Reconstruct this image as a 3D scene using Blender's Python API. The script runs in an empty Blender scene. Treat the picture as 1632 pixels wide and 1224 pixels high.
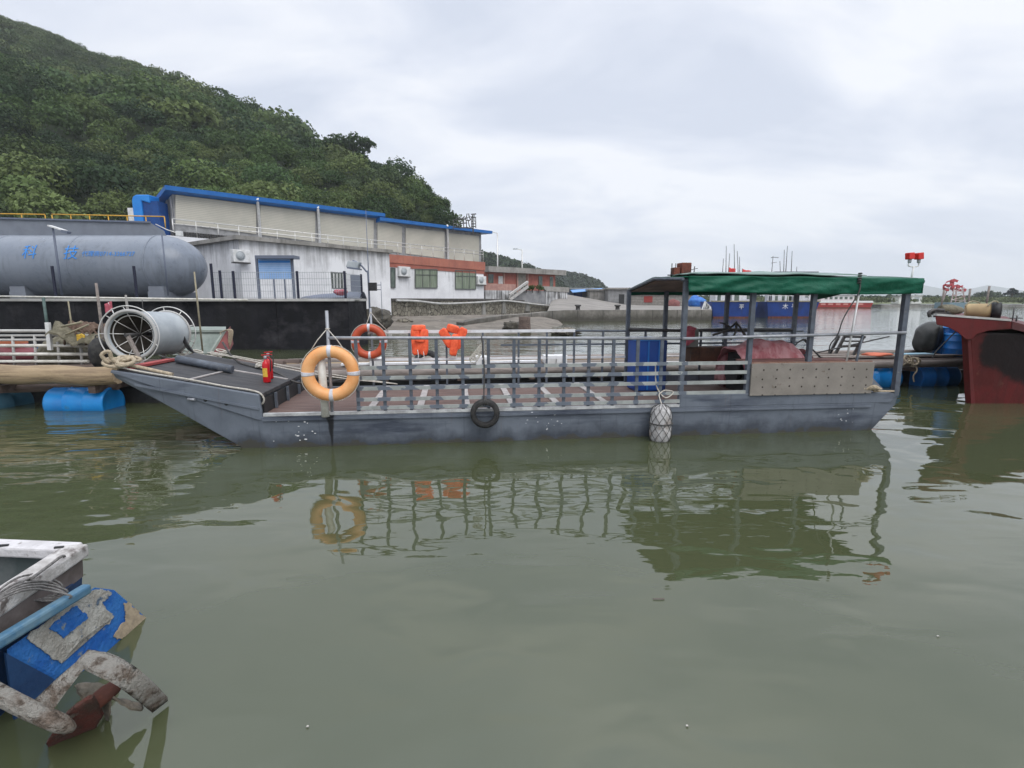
import bpy, bmesh, math, random
import numpy as np
from mathutils import Vector, Matrix, noise
random.seed(7)
SC = bpy.context.scene
COL = SC.collection
# ------------------------------------------------------------------ camera
FPX, H, PITCH = 830.0, 1.85, math.radians(9.17)
cam = bpy.data.cameras.new('camera'); co = bpy.data.objects.new('camera', cam); COL.objects.link(co)
cam.sensor_width = 36; cam.lens = FPX / 1632 * 36; cam.clip_start = .05; cam.clip_end = 20000
co.location = (0, 0, H); co.rotation_euler = (math.pi / 2 - PITCH, 0, 0)
SC.camera = co
SC.view_settings.view_transform = 'Standard'; SC.view_settings.look = 'None'
SC.view_settings.exposure = 0.12; SC.view_settings.gamma = 1
SC.cycles.max_bounces = 6; SC.cycles.volume_bounces = 1; SC.cycles.transparent_max_bounces = 8
# ------------------------------------------------------------------ sky and sun (overcast)
SUN_EL, SUN_AZ = math.radians(52), math.radians(150)
w = bpy.data.worlds.new('World'); SC.world = w; w.use_nodes = True
nt = w.node_tree; nt.nodes.clear()
def N(t, kind, **kw):
    n = t.nodes.new(kind)
    for k, v in kw.items(): setattr(n, k, v)
    return n
out = N(nt, 'ShaderNodeOutputWorld'); bg = N(nt, 'ShaderNodeBackground'); bg.inputs[1].default_value = 0.1
sky = N(nt, 'ShaderNodeTexSky', sky_type='NISHITA', sun_disc=False)
sky.sun_elevation = SUN_EL; sky.sun_rotation = SUN_AZ
tc = N(nt, 'ShaderNodeTexCoord')
sep = N(nt, 'ShaderNodeSeparateXYZ'); nt.links.new(tc.outputs['Generated'], sep.inputs[0])
zz = N(nt, 'ShaderNodeMath', operation='ADD'); zz.inputs[1].default_value = .35; nt.links.new(sep.outputs[2], zz.inputs[0])
zm = N(nt, 'ShaderNodeMath', operation='MAXIMUM'); zm.inputs[1].default_value = .08; nt.links.new(zz.outputs[0], zm.inputs[0])
dv = N(nt, 'ShaderNodeVectorMath', operation='DIVIDE'); cb = N(nt, 'ShaderNodeCombineXYZ')
for i in range(3): nt.links.new(zm.outputs[0], cb.inputs[i])
nt.links.new(tc.outputs['Generated'], dv.inputs[0]); nt.links.new(cb.outputs[0], dv.inputs[1])
mp = N(nt, 'ShaderNodeMapping'); mp.inputs['Rotation'].default_value = (0, 0, .5); mp.inputs['Scale'].default_value = (1.0, 1.9, 1)
mp.inputs['Location'].default_value = (.3, 1.1, 0)
nt.links.new(dv.outputs[0], mp.inputs[0])
n1 = N(nt, 'ShaderNodeTexNoise'); n1.inputs['Scale'].default_value = 1.5; n1.inputs['Detail'].default_value = 7; n1.inputs['Roughness'].default_value = .5
n1.inputs['Distortion'].default_value = .35
nt.links.new(mp.outputs[0], n1.inputs[0])
rp = N(nt, 'ShaderNodeValToRGB'); nt.links.new(n1.outputs['Fac'], rp.inputs[0])
e = rp.color_ramp.elements
e[0].position = .39; e[0].color = (.63, .68, .79, 1); e[1].position = .635; e[1].color = (.885, .905, .955, 1)
m_ = e.new(.5); m_.color = (.735, .775, .87, 1)
gn = N(nt, 'ShaderNodeVectorMath', operation='SCALE'); gn.inputs['Scale'].default_value = 10.9; nt.links.new(rp.outputs[0], gn.inputs[0])
zf = N(nt, 'ShaderNodeMapRange'); zf.interpolation_type = 'SMOOTHSTEP'; nt.links.new(sep.outputs[2], zf.inputs[0])      # an overcast sky is brighter overhead
for i, v_ in ((1, .47), (2, .95), (3, 10.6), (4, 22.0)): zf.inputs[i].default_value = v_
nt.links.new(zf.outputs[0], gn.inputs['Scale'])
mx = N(nt, 'ShaderNodeMixRGB'); mx.inputs[0].default_value = .93
nt.links.new(sky.outputs[0], mx.inputs[1]); nt.links.new(gn.outputs[0], mx.inputs[2])
nt.links.new(mx.outputs[0], bg.inputs[0]); nt.links.new(bg.outputs[0], out.inputs[0])
sl = bpy.data.lights.new('sun', 'SUN'); so = bpy.data.objects.new('sun', sl); COL.objects.link(so)
sl.energy = 1.5; sl.angle = math.radians(40); sl.color = (1, .97, .93)
sd = Vector((math.sin(SUN_AZ) * math.cos(SUN_EL), math.cos(SUN_AZ) * math.cos(SUN_EL), math.sin(SUN_EL)))
so.rotation_euler = sd.to_track_quat('Z', 'Y').to_euler()
# ------------------------------------------------------------------ geometry helpers
cp, sp = math.cos(PITCH), math.sin(PITCH)
def ray(px, py):
    u, v = (px - 816) / FPX, (612 - py) / FPX
    return Vector((u, cp + v * sp, -sp + v * cp))
EYE = Vector((0, 0, H))
def G(px, py, z=0.0):
    d = ray(px, py); return EYE + d * ((z - H) / d.z)
def P(px, py, Y):
    d = ray(px, py); return EYE + d * (Y / d.y)
class VPlane:                                # a vertical plane standing on a plan line
    def __init__(s, a, b, off=0):
        s.a = Vector((a[0], a[1], 0)); s.d = Vector((b[0] - a[0], b[1] - a[1], 0)).normalized()
        s.n = Vector((-s.d.y, s.d.x, 0)); s.a = s.a + s.n * off
    def hit(s, px, py):
        d = ray(px, py); t = ((s.a - EYE).dot(s.n)) / d.dot(s.n)
        return EYE + d * t
    def at(s, t, z, off=0): q = s.a + s.d * t + s.n * off; return Vector((q.x, q.y, z))
    def t(s, q): return (Vector((q[0], q[1], 0)) - s.a).dot(s.d)
BO = G(365, 716.5); _b = G(1385, 686)
BTH = math.atan2(_b.y - BO.y, _b.x - BO.x)
bc, bs = math.cos(BTH), math.sin(BTH)
def Wb(x, y, z): return Vector((BO.x + x * bc - y * bs, BO.y + x * bs + y * bc, z))
def toB(q):
    x, y = q[0] - BO.x, q[1] - BO.y; return Vector((x * bc + y * bs, -x * bs + y * bc, q[2]))
BPL = {}
def B(px, py, y):                            # point of the boat-local plane y = const
    pl = VPlane(Wb(0, y, 0), Wb(1, y, 0)); return toB(pl.hit(px, py))
def V(*a): return Vector(a)
def nz(x, y=0., z=0.): return noise.noise(Vector((x, y, z)))
class MB:
    def __init__(s): s.v = []; s.f = []; s.s = []
    def add(s, vs, fs, sm=False):
        n = len(s.v); s.v += [tuple(q) for q in vs]
        s.f += [tuple(i + n for i in f) for f in fs]; s.s += [sm] * len(fs); return s
    def obox(s, c, a, b, d):
        c, a, b, d = map(Vector, (c, a, b, d))
        vs = [c + a * i + b * j + d * k for i in (-1, 1) for j in (-1, 1) for k in (-1, 1)]
        return s.add(vs, [(0, 1, 3, 2), (4, 6, 7, 5), (0, 4, 5, 1), (2, 3, 7, 6), (0, 2, 6, 4), (1, 5, 7, 3)])
    def box(s, x0, y0, z0, x1, y1, z1):
        return s.obox(((x0 + x1) / 2, (y0 + y1) / 2, (z0 + z1) / 2), ((x1 - x0) / 2, 0, 0), (0, (y1 - y0) / 2, 0), (0, 0, (z1 - z0) / 2))
    def bar(s, p, q, wd, ht, up=(0, 0, 1)):
        p, q = Vector(p), Vector(q); d = q - p; L = d.length; d.normalize(); up = Vector(up)
        if abs(d.dot(up)) > .97: up = Vector((0, 1, 0))
        r = d.cross(up).normalized(); u = r.cross(d)
        return s.obox((p + q) / 2, d * L / 2, r * wd / 2, u * ht / 2)
    def tube(s, pts, r, n=8, closed=False, caps=True):
        pts = [Vector(p) for p in pts]; m = len(pts); rs = r if isinstance(r, (list, tuple)) else [r] * m
        vs = []; prev = None
        for i, p in enumerate(pts):
            a = pts[i - 1] if (i or closed) else p; b = pts[(i + 1) % m] if (i < m - 1 or closed) else p
            t = (b - a).normalized()
            if prev is None:
                up = Vector((0, 0, 1)) if abs(t.z) < .9 else Vector((1, 0, 0)); x = t.cross(up).normalized()
            else:
                x = (prev - t * prev.dot(t))
                x = x.normalized() if x.length > 1e-6 else t.orthogonal().normalized()
            prev = x; y = t.cross(x)
            for k in range(n):
                an = 2 * math.pi * k / n; vs.append(p + (x * math.cos(an) + y * math.sin(an)) * rs[i])
        fs = []
        for i in range(m if closed else m - 1):
            for k in range(n):
                a = i * n + k; b = i * n + (k + 1) % n; j = ((i + 1) % m) * n
                fs.append((a, b, j + (k + 1) % n, j + k))
        s.add(vs, fs, True)
        if caps and not closed:
            o = len(s.v) - len(vs)
            s.f += [tuple(o + k for k in reversed(range(n))), tuple(o + (m - 1) * n + k for k in range(n))]; s.s += [False, False]
        return s
    def lathe(s, prof, o, ax, n=24, cap=True):
        o = Vector(o); ax = Vector(ax).normalized(); x = ax.orthogonal().normalized(); y = ax.cross(x)
        vs = [o + ax * t + (x * math.cos(2 * math.pi * k / n) + y * math.sin(2 * math.pi * k / n)) * r for r, t in prof for k in range(n)]
        fs = [(i * n + k, i * n + (k + 1) % n, (i + 1) * n + (k + 1) % n, (i + 1) * n + k) for i in range(len(prof) - 1) for k in range(n)]
        s.add(vs, fs, True)
        if cap:
            q = len(s.v) - len(vs); s.f += [tuple(q + k for k in reversed(range(n))), tuple(q + (len(prof) - 1) * n + k for k in range(n))]; s.s += [False, False]
        return s
    def prism(s, pts, ext):
        pts = [Vector(p) for p in pts]; ext = Vector(ext); n = len(pts)
        vs = pts + [p + ext for p in pts]
        return s.add(vs, [tuple(range(n)), tuple(reversed(range(n, 2 * n)))] + [(i, (i + 1) % n, n + (i + 1) % n, n + i) for i in range(n)])
    def torus(s, c, ax, R, r, n=40, m=14, a0=0, a1=None, up=None, grow=1.0):
        c = Vector(c); ax = Vector(ax).normalized(); x = (Vector(up) if up else ax.orthogonal()).normalized(); y = ax.cross(x)
        full = a1 is None; a1 = 2 * math.pi if full else a1
        K = n if full else n + 1
        pts = [c + (x * math.cos(a0 + (a1 - a0) * k / n) + y * math.sin(a0 + (a1 - a0) * k / n)) * R for k in range(K)]
        return s.tube(pts, r * grow, m, closed=full)
    def grid(s, fn, nu, nv, sm=True):
        vs = [fn(i / nu, j / nv) for i in range(nu + 1) for j in range(nv + 1)]
        return s.add(vs, [(i * (nv + 1) + j, (i + 1) * (nv + 1) + j, (i + 1) * (nv + 1) + j + 1, i * (nv + 1) + j + 1) for i in range(nu) for j in range(nv)], sm)
    def sheet(s, fn, nu, nv, th):            # a cloth or plate with real thickness (offset vector th)
        th = Vector(th); n = len(s.v)
        s.grid(fn, nu, nv); s.grid(lambda u, v: Vector(fn(u, v)) + th, nu, nv)
        k = (nu + 1) * (nv + 1); W_ = nv + 1
        edge = [(i, 0) for i in range(nu)] + [(nu, j) for j in range(nv)] + [(i, nv) for i in range(nu, 0, -1)] + [(0, j) for j in range(nv, 0, -1)]
        ids = [n + i * W_ + j for i, j in edge]
        for a, b in zip(ids, ids[1:] + ids[:1]): s.f.append((a, a + k, b + k, b)); s.s.append(False)
        return s
    def blob(s, c, rx, ry, rz, seed=0, amp=.15, fr=1.6, nu=20, nv=12, flat=None):
        c = Vector(c)
        def fn(u, v):
            a = u * 2 * math.pi; b = (v - .5) * math.pi
            d = Vector((math.cos(a) * math.cos(b), math.sin(a) * math.cos(b), math.sin(b)))
            k = 1 + amp * noise.noise(d * fr + Vector((seed * 7.3, seed, 0))) + amp * .5 * noise.noise(d * fr * 2.7 + Vector((0, seed * 3.1, 5)))
            q = Vector((d.x * rx * k, d.y * ry * k, d.z * rz * k))
            if flat is not None and q.z < flat: q.z = flat
            return c + q
        return s.grid(fn, nu, nv)
    def obj(s, name, mat, parent=None, base=(0, 0, 0), frame='w', bevel=0, sub=0, label=None, solid=0):
        if parent is not None: base = INFO[parent.name][0]; frame = INFO[parent.name][1]
        bx, by, bz = base
        me = bpy.data.meshes.new(name)
        me.from_pydata([(x - bx, y - by, z - bz) for x, y, z in s.v], [], s.f)
        me.polygons.foreach_set('use_smooth', s.s); me.update()
        bm = bmesh.new(); bm.from_mesh(me); bmesh.ops.recalc_face_normals(bm, faces=bm.faces); bm.to_mesh(me); bm.free()
        o = bpy.data.objects.new(name, me); COL.objects.link(o)
        me.materials.append(mat)
        if parent is not None: o.parent = parent
        else: place(o, base, frame)
        INFO[o.name] = (tuple(base), frame)
        if bevel:
            b = o.modifiers.new('bevel', 'BEVEL'); b.width = bevel; b.segments = 2; b.limit_method = 'ANGLE'; b.angle_limit = math.radians(40)
        if sub:
            b = o.modifiers.new('subdivision', 'SUBSURF'); b.levels = sub; b.render_levels = sub
        if label: o['label'] = label
        return o
INFO = {}
def place(o, base, frame):
    if frame == 'b': o.location = Wb(*base); o.rotation_euler = (0, 0, BTH)
    else: o.location = base
def tag(o, label, cat, group=None, kind=None):
    o['label'] = label; o['category'] = cat
    if group: o['group'] = group
    if kind: o['kind'] = kind
    return o
def thing(name, label, cat, base=(0, 0, 0), frame='w', group=None):
    o = bpy.data.objects.new(name, None); COL.objects.link(o); o.empty_display_size = .1
    place(o, base, frame); INFO[o.name] = (tuple(base), frame)
    return tag(o, label, cat, group)
def struct(o): o['kind'] = 'structure'; return o
def copy_tree(o, parent=None):
    c = o.copy(); COL.objects.link(c); INFO[c.name] = INFO[o.name]
    if parent is not None: c.parent = parent
    for ch in o.children: copy_tree(ch, c)
    return c
def spline(pts, k=6):
    pts = [Vector(p) for p in pts]; P_ = [pts[0]] + pts + [pts[-1]]; r = []
    for i in range(1, len(P_) - 2):
        a, b, c, d = P_[i - 1:i + 3]
        for j in range(k):
            t = j / k
            r.append(.5 * ((2 * b) + (c - a) * t + (2 * a - 5 * b + 4 * c - d) * t * t + (3 * b - a - 3 * c + d) * t ** 3))
    return r + [pts[-1]]
# ------------------------------------------------------------------ materials
MATS = {}
def mat(name, c1, c2=None, sc=4, lo=.4, hi=.6, rough=.6, metal=0., bump=0., bsc=40, st=(1, 1, 1), c3=None, sc3=12, lo3=.55, hi3=.7, st3=(1, 1, 1), spec=.4, extra=None, rv=.12):
    if name in MATS: return MATS[name]
    m = bpy.data.materials.new(name); m.use_nodes = True; t = m.node_tree; L = t.links.new
    b = t.nodes['Principled BSDF']; b.inputs['Metallic'].default_value = metal
    b.inputs['Specular IOR Level'].default_value = spec
    tc = N(t, 'ShaderNodeTexCoord')
    def nse(s, scale, det=6):
        mp = N(t, 'ShaderNodeMapping'); mp.inputs['Scale'].default_value = s; L(tc.outputs['Object'], mp.inputs[0])
        n = N(t, 'ShaderNodeTexNoise'); n.inputs['Scale'].default_value = scale; n.inputs['Detail'].default_value = det; n.inputs['Roughness'].default_value = .62
        L(mp.outputs[0], n.inputs[0]); return n
    def ramp(src, a, bb):
        r = N(t, 'ShaderNodeMapRange'); r.inputs[1].default_value = a; r.inputs[2].default_value = bb; L(src, r.inputs[0]); return r.outputs[0]
    col = N(t, 'ShaderNodeRGB').outputs[0]; col.default_value = (*c1, 1)
    na = nse(st, sc)
    def mixc(f, a, cb_):
        x = N(t, 'ShaderNodeMixRGB'); L(f, x.inputs[0]); L(a, x.inputs[1])
        if isinstance(cb_, tuple): x.inputs[2].default_value = (*cb_, 1)
        else: L(cb_, x.inputs[2])
        return x.outputs[0]
    if c2 is not None: col = mixc(ramp(na.outputs['Fac'], lo, hi), col, c2)
    if c3 is not None: col = mixc(ramp(nse(st3, sc3).outputs['Fac'], lo3, hi3), col, c3)
    env = dict(t=t, L=L, tc=tc, nse=nse, ramp=ramp, mixc=mixc, b=b)
    if extra: col = extra(env, col)
    L(col, b.inputs['Base Color'])
    r = N(t, 'ShaderNodeMapRange'); r.inputs[3].default_value = max(.02, rough - rv); r.inputs[4].default_value = min(1, rough + rv); L(na.outputs['Fac'], r.inputs[0])
    L(r.outputs[0], b.inputs['Roughness'])
    if bump:
        bn = nse((1, 1, 1), bsc, 4); bp = N(t, 'ShaderNodeBump'); bp.inputs['Strength'].default_value = 1; bp.inputs['Distance'].default_value = bump
        L(bn.outputs['Fac'], bp.inputs['Height']); L(bp.outputs[0], b.inputs['Normal'])
    MATS[name] = m; return m
def mth(t, op, a, b=None, c=None):
    n = N(t, 'ShaderNodeMath', operation=op)
    for i, x in enumerate((a, b, c)):
        if x is None: continue
        if isinstance(x, (int, float)): n.inputs[i].default_value = x
        else: t.links.new(x, n.inputs[i])
    return n.outputs[0]
def axes(env):
    s = N(env['t'], 'ShaderNodeSeparateXYZ'); env['L'](env['tc'].outputs['Object'], s.inputs[0]); return s.outputs
def hull_extra(env, col):
    t = env['t']; x, y, z = axes(env)
    nf = env['nse']((1.2, 1, 1), 2.2).outputs['Fac']; n2 = env['nse']((9, 1, .8), 2.0).outputs['Fac']
    # dirty band above the waterline with an uneven edge
    h = mth(t, 'ADD', z, mth(t, 'MULTIPLY', mth(t, 'SUBTRACT', nf, .5), -.55))
    f = N(t, 'ShaderNodeMapRange'); f.inputs[1].default_value = .22; f.inputs[2].default_value = .06; env['L'](h, f.inputs[0])
    col = env['mixc'](mth(t, 'MULTIPLY', f.outputs[0], .75), col, (.034, .04, .052))
    f = N(t, 'ShaderNodeMapRange'); f.inputs[1].default_value = .045; f.inputs[2].default_value = .015; env['L'](h, f.inputs[0])
    col = env['mixc'](mth(t, 'MULTIPLY', f.outputs[0], .8), col, (.06, .055, .04))
    # vertical run-off streaks
    f = N(t, 'ShaderNodeMapRange'); f.inputs[1].default_value = .56; f.inputs[2].default_value = .74; env['L'](n2, f.inputs[0])
    col = env['mixc'](mth(t, 'MULTIPLY', f.outputs[0], .55), col, (.062, .07, .086))
    fs = mth(t, 'LESS_THAN', mth(t, 'ABSOLUTE', mth(t, 'SUBTRACT', mth(t, 'FRACT', mth(t, 'DIVIDE', mth(t, 'ADD', x, 9.2), 1.83)), .5)), .0022)
    col = env['mixc'](mth(t, 'MULTIPLY', fs, .45), col, (.05, .055, .07))
    nr_ = env['nse']((14, 1, .5), 1.3, 8).outputs['Fac']; fr_ = N(t, 'ShaderNodeMapRange'); fr_.inputs[1].default_value = .63; fr_.inputs[2].default_value = .76; env['L'](nr_, fr_.inputs[0])
    col = env['mixc'](mth(t, 'MULTIPLY', fr_.outputs[0], .4), col, (.16, .10, .07))
    # black bilge stain under the white pole
    d = mth(t, 'ABSOLUTE', mth(t, 'SUBTRACT', mth(t, 'ADD', x, 3.9), mth(t, 'ADD', 1.25, mth(t, 'MULTIPLY', mth(t, 'SUBTRACT', nf, .5), .08))))
    wd = mth(t, 'MULTIPLY', mth(t, 'ADD', z, .05), .1)
    f = N(t, 'ShaderNodeMapRange'); f.inputs[1].default_value = .012; f.inputs[2].default_value = -.008; env['L'](mth(t, 'SUBTRACT', d, wd), f.inputs[0])
    col = env['mixc'](mth(t, 'MULTIPLY', f.outputs[0], .95), col, (.008, .008, .009))
    return col
def slat_extra(env, col):
    t = env['t']; x, y, z = axes(env)
    nf = env['nse']((1, 1, 1.6), 5.5).outputs['Fac']
    fr = mth(t, 'FRACT', mth(t, 'ADD', mth(t, 'DIVIDE', mth(t, 'SUBTRACT', mth(t, 'ADD', x, 3.9), 1.6), .3325), .5))
    d = mth(t, 'ABSOLUTE', mth(t, 'SUBTRACT', fr, .5))
    f = mth(t, 'LESS_THAN', mth(t, 'ADD', d, mth(t, 'MULTIPLY', mth(t, 'SUBTRACT', nf, .5), .95)), .2)
    f = mth(t, 'MULTIPLY', f, mth(t, 'LESS_THAN', x, 2.05))
    return env['mixc'](f, col, (.13, .15, .18))
def rivet_extra(env, col):
    t = env['t']; x, y, z = axes(env); nf = env['nse']((1, 1, 1), 3.0, 2).outputs['Fac']
    def fr(a, k, o): return mth(t, 'MULTIPLY', mth(t, 'SUBTRACT', mth(t, 'FRACT', mth(t, 'DIVIDE', mth(t, 'ADD', mth(t, 'ADD', a, o), mth(t, 'MULTIPLY', nf, .06)), k)), .5), k)
    a, b = fr(x, .193, .03), fr(z, .118, .07)
    d = mth(t, 'SQRT', mth(t, 'ADD', mth(t, 'MULTIPLY', a, a), mth(t, 'MULTIPLY', b, b)))
    return env['mixc'](mth(t, 'LESS_THAN', d, .0125), col, (.03, .02, .014))
def streak_extra(dark, amt=.8, top=None, sc=(7, 7, .35), lo=.5, hi=.75):
    def f_(env, col):
        t = env['t']; n = env['nse'](sc, 1.0, 8).outputs['Fac']; g = env['nse']((1, 1, 1), .55, 5).outputs['Fac']
        r = N(t, 'ShaderNodeMapRange'); r.inputs[1].default_value = lo; r.inputs[2].default_value = hi
        env['L'](mth(t, 'ADD', n, mth(t, 'MULTIPLY', mth(t, 'SUBTRACT', g, .5), .55)), r.inputs[0])
        return env['mixc'](mth(t, 'MULTIPLY', r.outputs[0], amt), col, dark)
    return f_
def line_extra(axis, per, dark, wd=.12, amt=.8):
    def f_(env, col):
        t = env['t']; a = axes(env)[axis]
        return env['mixc'](mth(t, 'MULTIPLY', mth(t, 'LESS_THAN', mth(t, 'FRACT', mth(t, 'DIVIDE', a, per)), wd), amt), col, dark)
    return f_
M_hull = mat('boat_hull_paint', (.158, .180, .213), (.112, .130, .157), sc=1.6, lo=.35, hi=.65, rough=.5, bump=.004, bsc=5, c3=(.05, .06, .083), sc3=1.6, lo3=.53, hi3=.68, st3=(.4, 1, 2.6), extra=hull_extra)
M_rail = mat('rail_paint', (.105, .123, .15), (.075, .086, .105), sc=9, rough=.5, c3=(.2, .19, .17), sc3=20, lo3=.62, hi3=.72)
M_railb = mat('rail_galvanised', (.36, .37, .39), (.25, .26, .28), sc=8, rough=.38, metal=.35)
M_slat = mat('slat_bars', (.36, .38, .36), (.27, .285, .27), sc=6, rough=.55, extra=slat_extra)
M_far = mat('white_rail', (.72, .73, .74), (.5, .5, .5), sc=7, lo=.5, hi=.7, rough=.4)
M_deck = mat('deck_planks', (.155, .092, .072), (.095, .06, .052), sc=2.5, rough=.75, st=(.6, 8, 1), c3=(.2, .16, .14), sc3=4, lo3=.52, hi3=.72, st3=(.7, 14, 1), extra=line_extra(1, .105, (.012, .009, .008), .09, .9), bump=.003, bsc=30)
M_fore = mat('foredeck_boards', (.024, .025, .029), (.062, .06, .06), sc=3, rough=.68, st=(.8, 9, 1), extra=line_extra(1, .2, (.008, .008, .009), .05, .9), bump=.004, bsc=25)
M_batten = mat('grey_batten', (.40, .37, .35), (.28, .26, .25), sc=9, rough=.7)
M_trim = mat('pale_trim', (.5, .51, .5), (.3, .3, .3), sc=8, rough=.5)
M_green = mat('green_tarpaulin', (.004, .075, .042), (.009, .10, .058), sc=2, rough=.5, spec=.2, bump=.022, bsc=6)
M_greenf = mat('faded_green_sheet', (.22, .29, .26), (.15, .22, .19), sc=3, rough=.6)
M_lining = mat('roof_lining', (.20, .145, .11), (.14, .10, .08), sc=3, rough=.8)
M_plate = mat('riveted_plate', (.25, .225, .195), (.20, .18, .155), sc=3, rough=.55, extra=rivet_extra, c3=(.12, .09, .065), sc3=14, lo3=.62, hi3=.75)
M_rope = mat('rope_fibre', (.45, .37, .26), (.3, .25, .18), sc=40, rough=.9, bump=.004, bsc=90)
M_ropew = mat('pale_rope', (.55, .52, .46), (.38, .35, .3), sc=40, rough=.9, bump=.003, bsc=90)
M_roped = mat('dark_rope', (.05, .05, .05), (.09, .085, .08), sc=30, rough=.9)
M_orange = mat('faded_orange_buoy', (.80, .42, .18), (.76, .34, .12), sc=5, rough=.5, c3=(.5, .3, .16), sc3=18, lo3=.66, hi3=.76, bump=.002)
M_redbuoy = mat('red_orange_buoy', (.50, .085, .03), (.40, .06, .025), sc=6, rough=.45)
M_band = mat('reflective_band', (.62, .62, .66), (.5, .5, .52), sc=20, rough=.4)
M_vest = mat('lifejacket_orange', (.92, .15, .055), (.74, .085, .03), sc=14, rough=.6, bump=.005, bsc=18)
M_red = mat('extinguisher_red', (.52, .012, .018), rough=.25)
M_yel = mat('yellow_label', (.75, .5, .06), (.6, .35, .05), sc=40, rough=.5)
M_black = mat('black_plastic', (.015, .015, .016), (.03, .03, .03), sc=10, rough=.55)
M_tyre = mat('tyre_rubber', (.014, .014, .015), (.04, .038, .035), sc=12, rough=.7, bump=.003, bsc=60)
M_white = mat('white_paint', (.74, .74, .73), (.6, .6, .58), sc=6, rough=.45)
M_pvc = mat('white_pvc', (.68, .66, .6), (.5, .48, .42), sc=6, rough=.4)
M_fender = mat('fender_foam', (.52, .51, .5), (.36, .35, .34), sc=9, rough=.85, bump=.015, bsc=16, c3=(.19, .12, .07), sc3=3, lo3=.56, hi3=.72)
M_blue = mat('blue_drum', (.012, .13, .42), (.02, .16, .46), sc=4, rough=.35, c3=(.1, .16, .22), sc3=9, lo3=.62, hi3=.75)
M_lblue = mat('bright_blue_drum', (.01, .2, .55), (.015, .24, .6), sc=4, rough=.32, c3=(.05, .14, .25), sc3=8, lo3=.62, hi3=.75)
M_tarpr = mat('red_tarpaulin', (.40, .115, .13), (.56, .29, .30), sc=3, rough=.6, st=(2.5, 2.5, .5), bump=.02, bsc=9)
M_rust = mat('rusted_steel', (.17, .05, .03), (.08, .03, .022), sc=7, rough=.8, bump=.004)
M_steel = mat('dark_steel', (.05, .05, .052), (.09, .085, .08), sc=8, rough=.5, metal=.4)
M_wood = mat('weathered_log', (.36, .27, .165), (.24, .175, .11), sc=2.5, rough=.85, st=(.5, 6, 6), c3=(.1, .07, .05), sc3=5, lo3=.6, hi3=.75, st3=(.4, 6, 6), bump=.012, bsc=12)
M_woodd = mat('dark_timber', (.09, .065, .055), (.15, .11, .09), sc=3, rough=.85, st=(.5, 5, 5), bump=.006, bsc=20)
M_woodg = mat('grey_timber', (.26, .225, .2), (.17, .145, .13), sc=3, rough=.85, st=(.5, 5, 5), bump=.006, bsc=20)
M_bamboo = mat('bamboo', (.33, .29, .19), (.22, .2, .14), sc=6, rough=.6)
M_net = mat('olive_netting', (.11, .10, .065), (.19, .17, .12), sc=9, rough=.95, bump=.03, bsc=22)
M_netr = mat('reddish_netting', (.26, .1, .09), (.17, .07, .065), sc=9, rough=.95, bump=.02, bsc=25)
M_grey = mat('grey_plastic', (.32, .35, .37), (.42, .45, .46), sc=2, rough=.45)
M_pink = mat('pink_cloth', (.5, .12, .16), (.36, .08, .1), sc=7, rough=.8, bump=.02, bsc=14)
M_redhull = mat('red_hull_paint', (.115, .0165, .0165), (.075, .013, .012), sc=1.8, rough=.5, spec=.2, c3=(.11, .04, .034), sc3=7, lo3=.6, hi3=.8, extra=streak_extra((.06, .02, .018), .7), bump=.006, bsc=6)
def black_patch_extra(env, col):  # blackens the hull side above a soft, sloping, noisy edge
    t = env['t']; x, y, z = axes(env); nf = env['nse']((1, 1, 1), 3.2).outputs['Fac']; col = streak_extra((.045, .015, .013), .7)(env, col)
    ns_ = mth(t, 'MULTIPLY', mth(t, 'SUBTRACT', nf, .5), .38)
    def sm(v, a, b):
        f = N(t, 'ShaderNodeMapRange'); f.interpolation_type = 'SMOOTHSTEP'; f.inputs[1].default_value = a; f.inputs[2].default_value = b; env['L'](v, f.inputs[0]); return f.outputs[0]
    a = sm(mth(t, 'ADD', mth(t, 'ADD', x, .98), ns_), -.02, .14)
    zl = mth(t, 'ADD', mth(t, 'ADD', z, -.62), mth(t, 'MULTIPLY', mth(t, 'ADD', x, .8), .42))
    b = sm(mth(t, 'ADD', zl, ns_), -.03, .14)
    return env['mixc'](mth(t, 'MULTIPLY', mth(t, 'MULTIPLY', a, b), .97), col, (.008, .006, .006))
M_tank = mat('tank_grey_paint', (.17, .195, .235), (.195, .22, .26), sc=1.2, rough=.3, c3=(.125, .14, .17), sc3=3, lo3=.6, hi3=.8, extra=streak_extra((.075, .085, .095), .45, sc=(5, 5, .3)))
M_panel = mat('grey_steel_panel', (.19, .21, .24), (.165, .18, .21), sc=2, rough=.5)
M_yrail = mat('yellow_rail', (.68, .38, .03), (.5, .27, .03), sc=9, rough=.5)
M_txt = mat('blue_lettering', (.03, .22, .62), rough=.5)
M_wtxt = mat('white_lettering', (.8, .8, .8), rough=.5)
M_navy = mat('navy_post', (.01, .012, .03), rough=.5)
M_wire = mat('grey_wire', (.3, .32, .33), rough=.5)
M_seaw = mat('stained_seawall', (.019, .019, .022), (.009, .009, .011), sc=.8, rough=.85, c3=(.05, .048, .052), sc3=.8, lo3=.52, hi3=.72, spec=.15, st3=(1, 1, 1.5), extra=streak_extra((.012, .012, .012), .85, sc=(2.5, 2.5, .25)), bump=.02, bsc=6)
M_conc = mat('concrete', (.33, .315, .29), (.24, .23, .21), sc=1.2, rough=.9, extra=streak_extra((.09, .085, .075), .7, sc=(3, 3, .5)), bump=.02, bsc=9)
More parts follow.
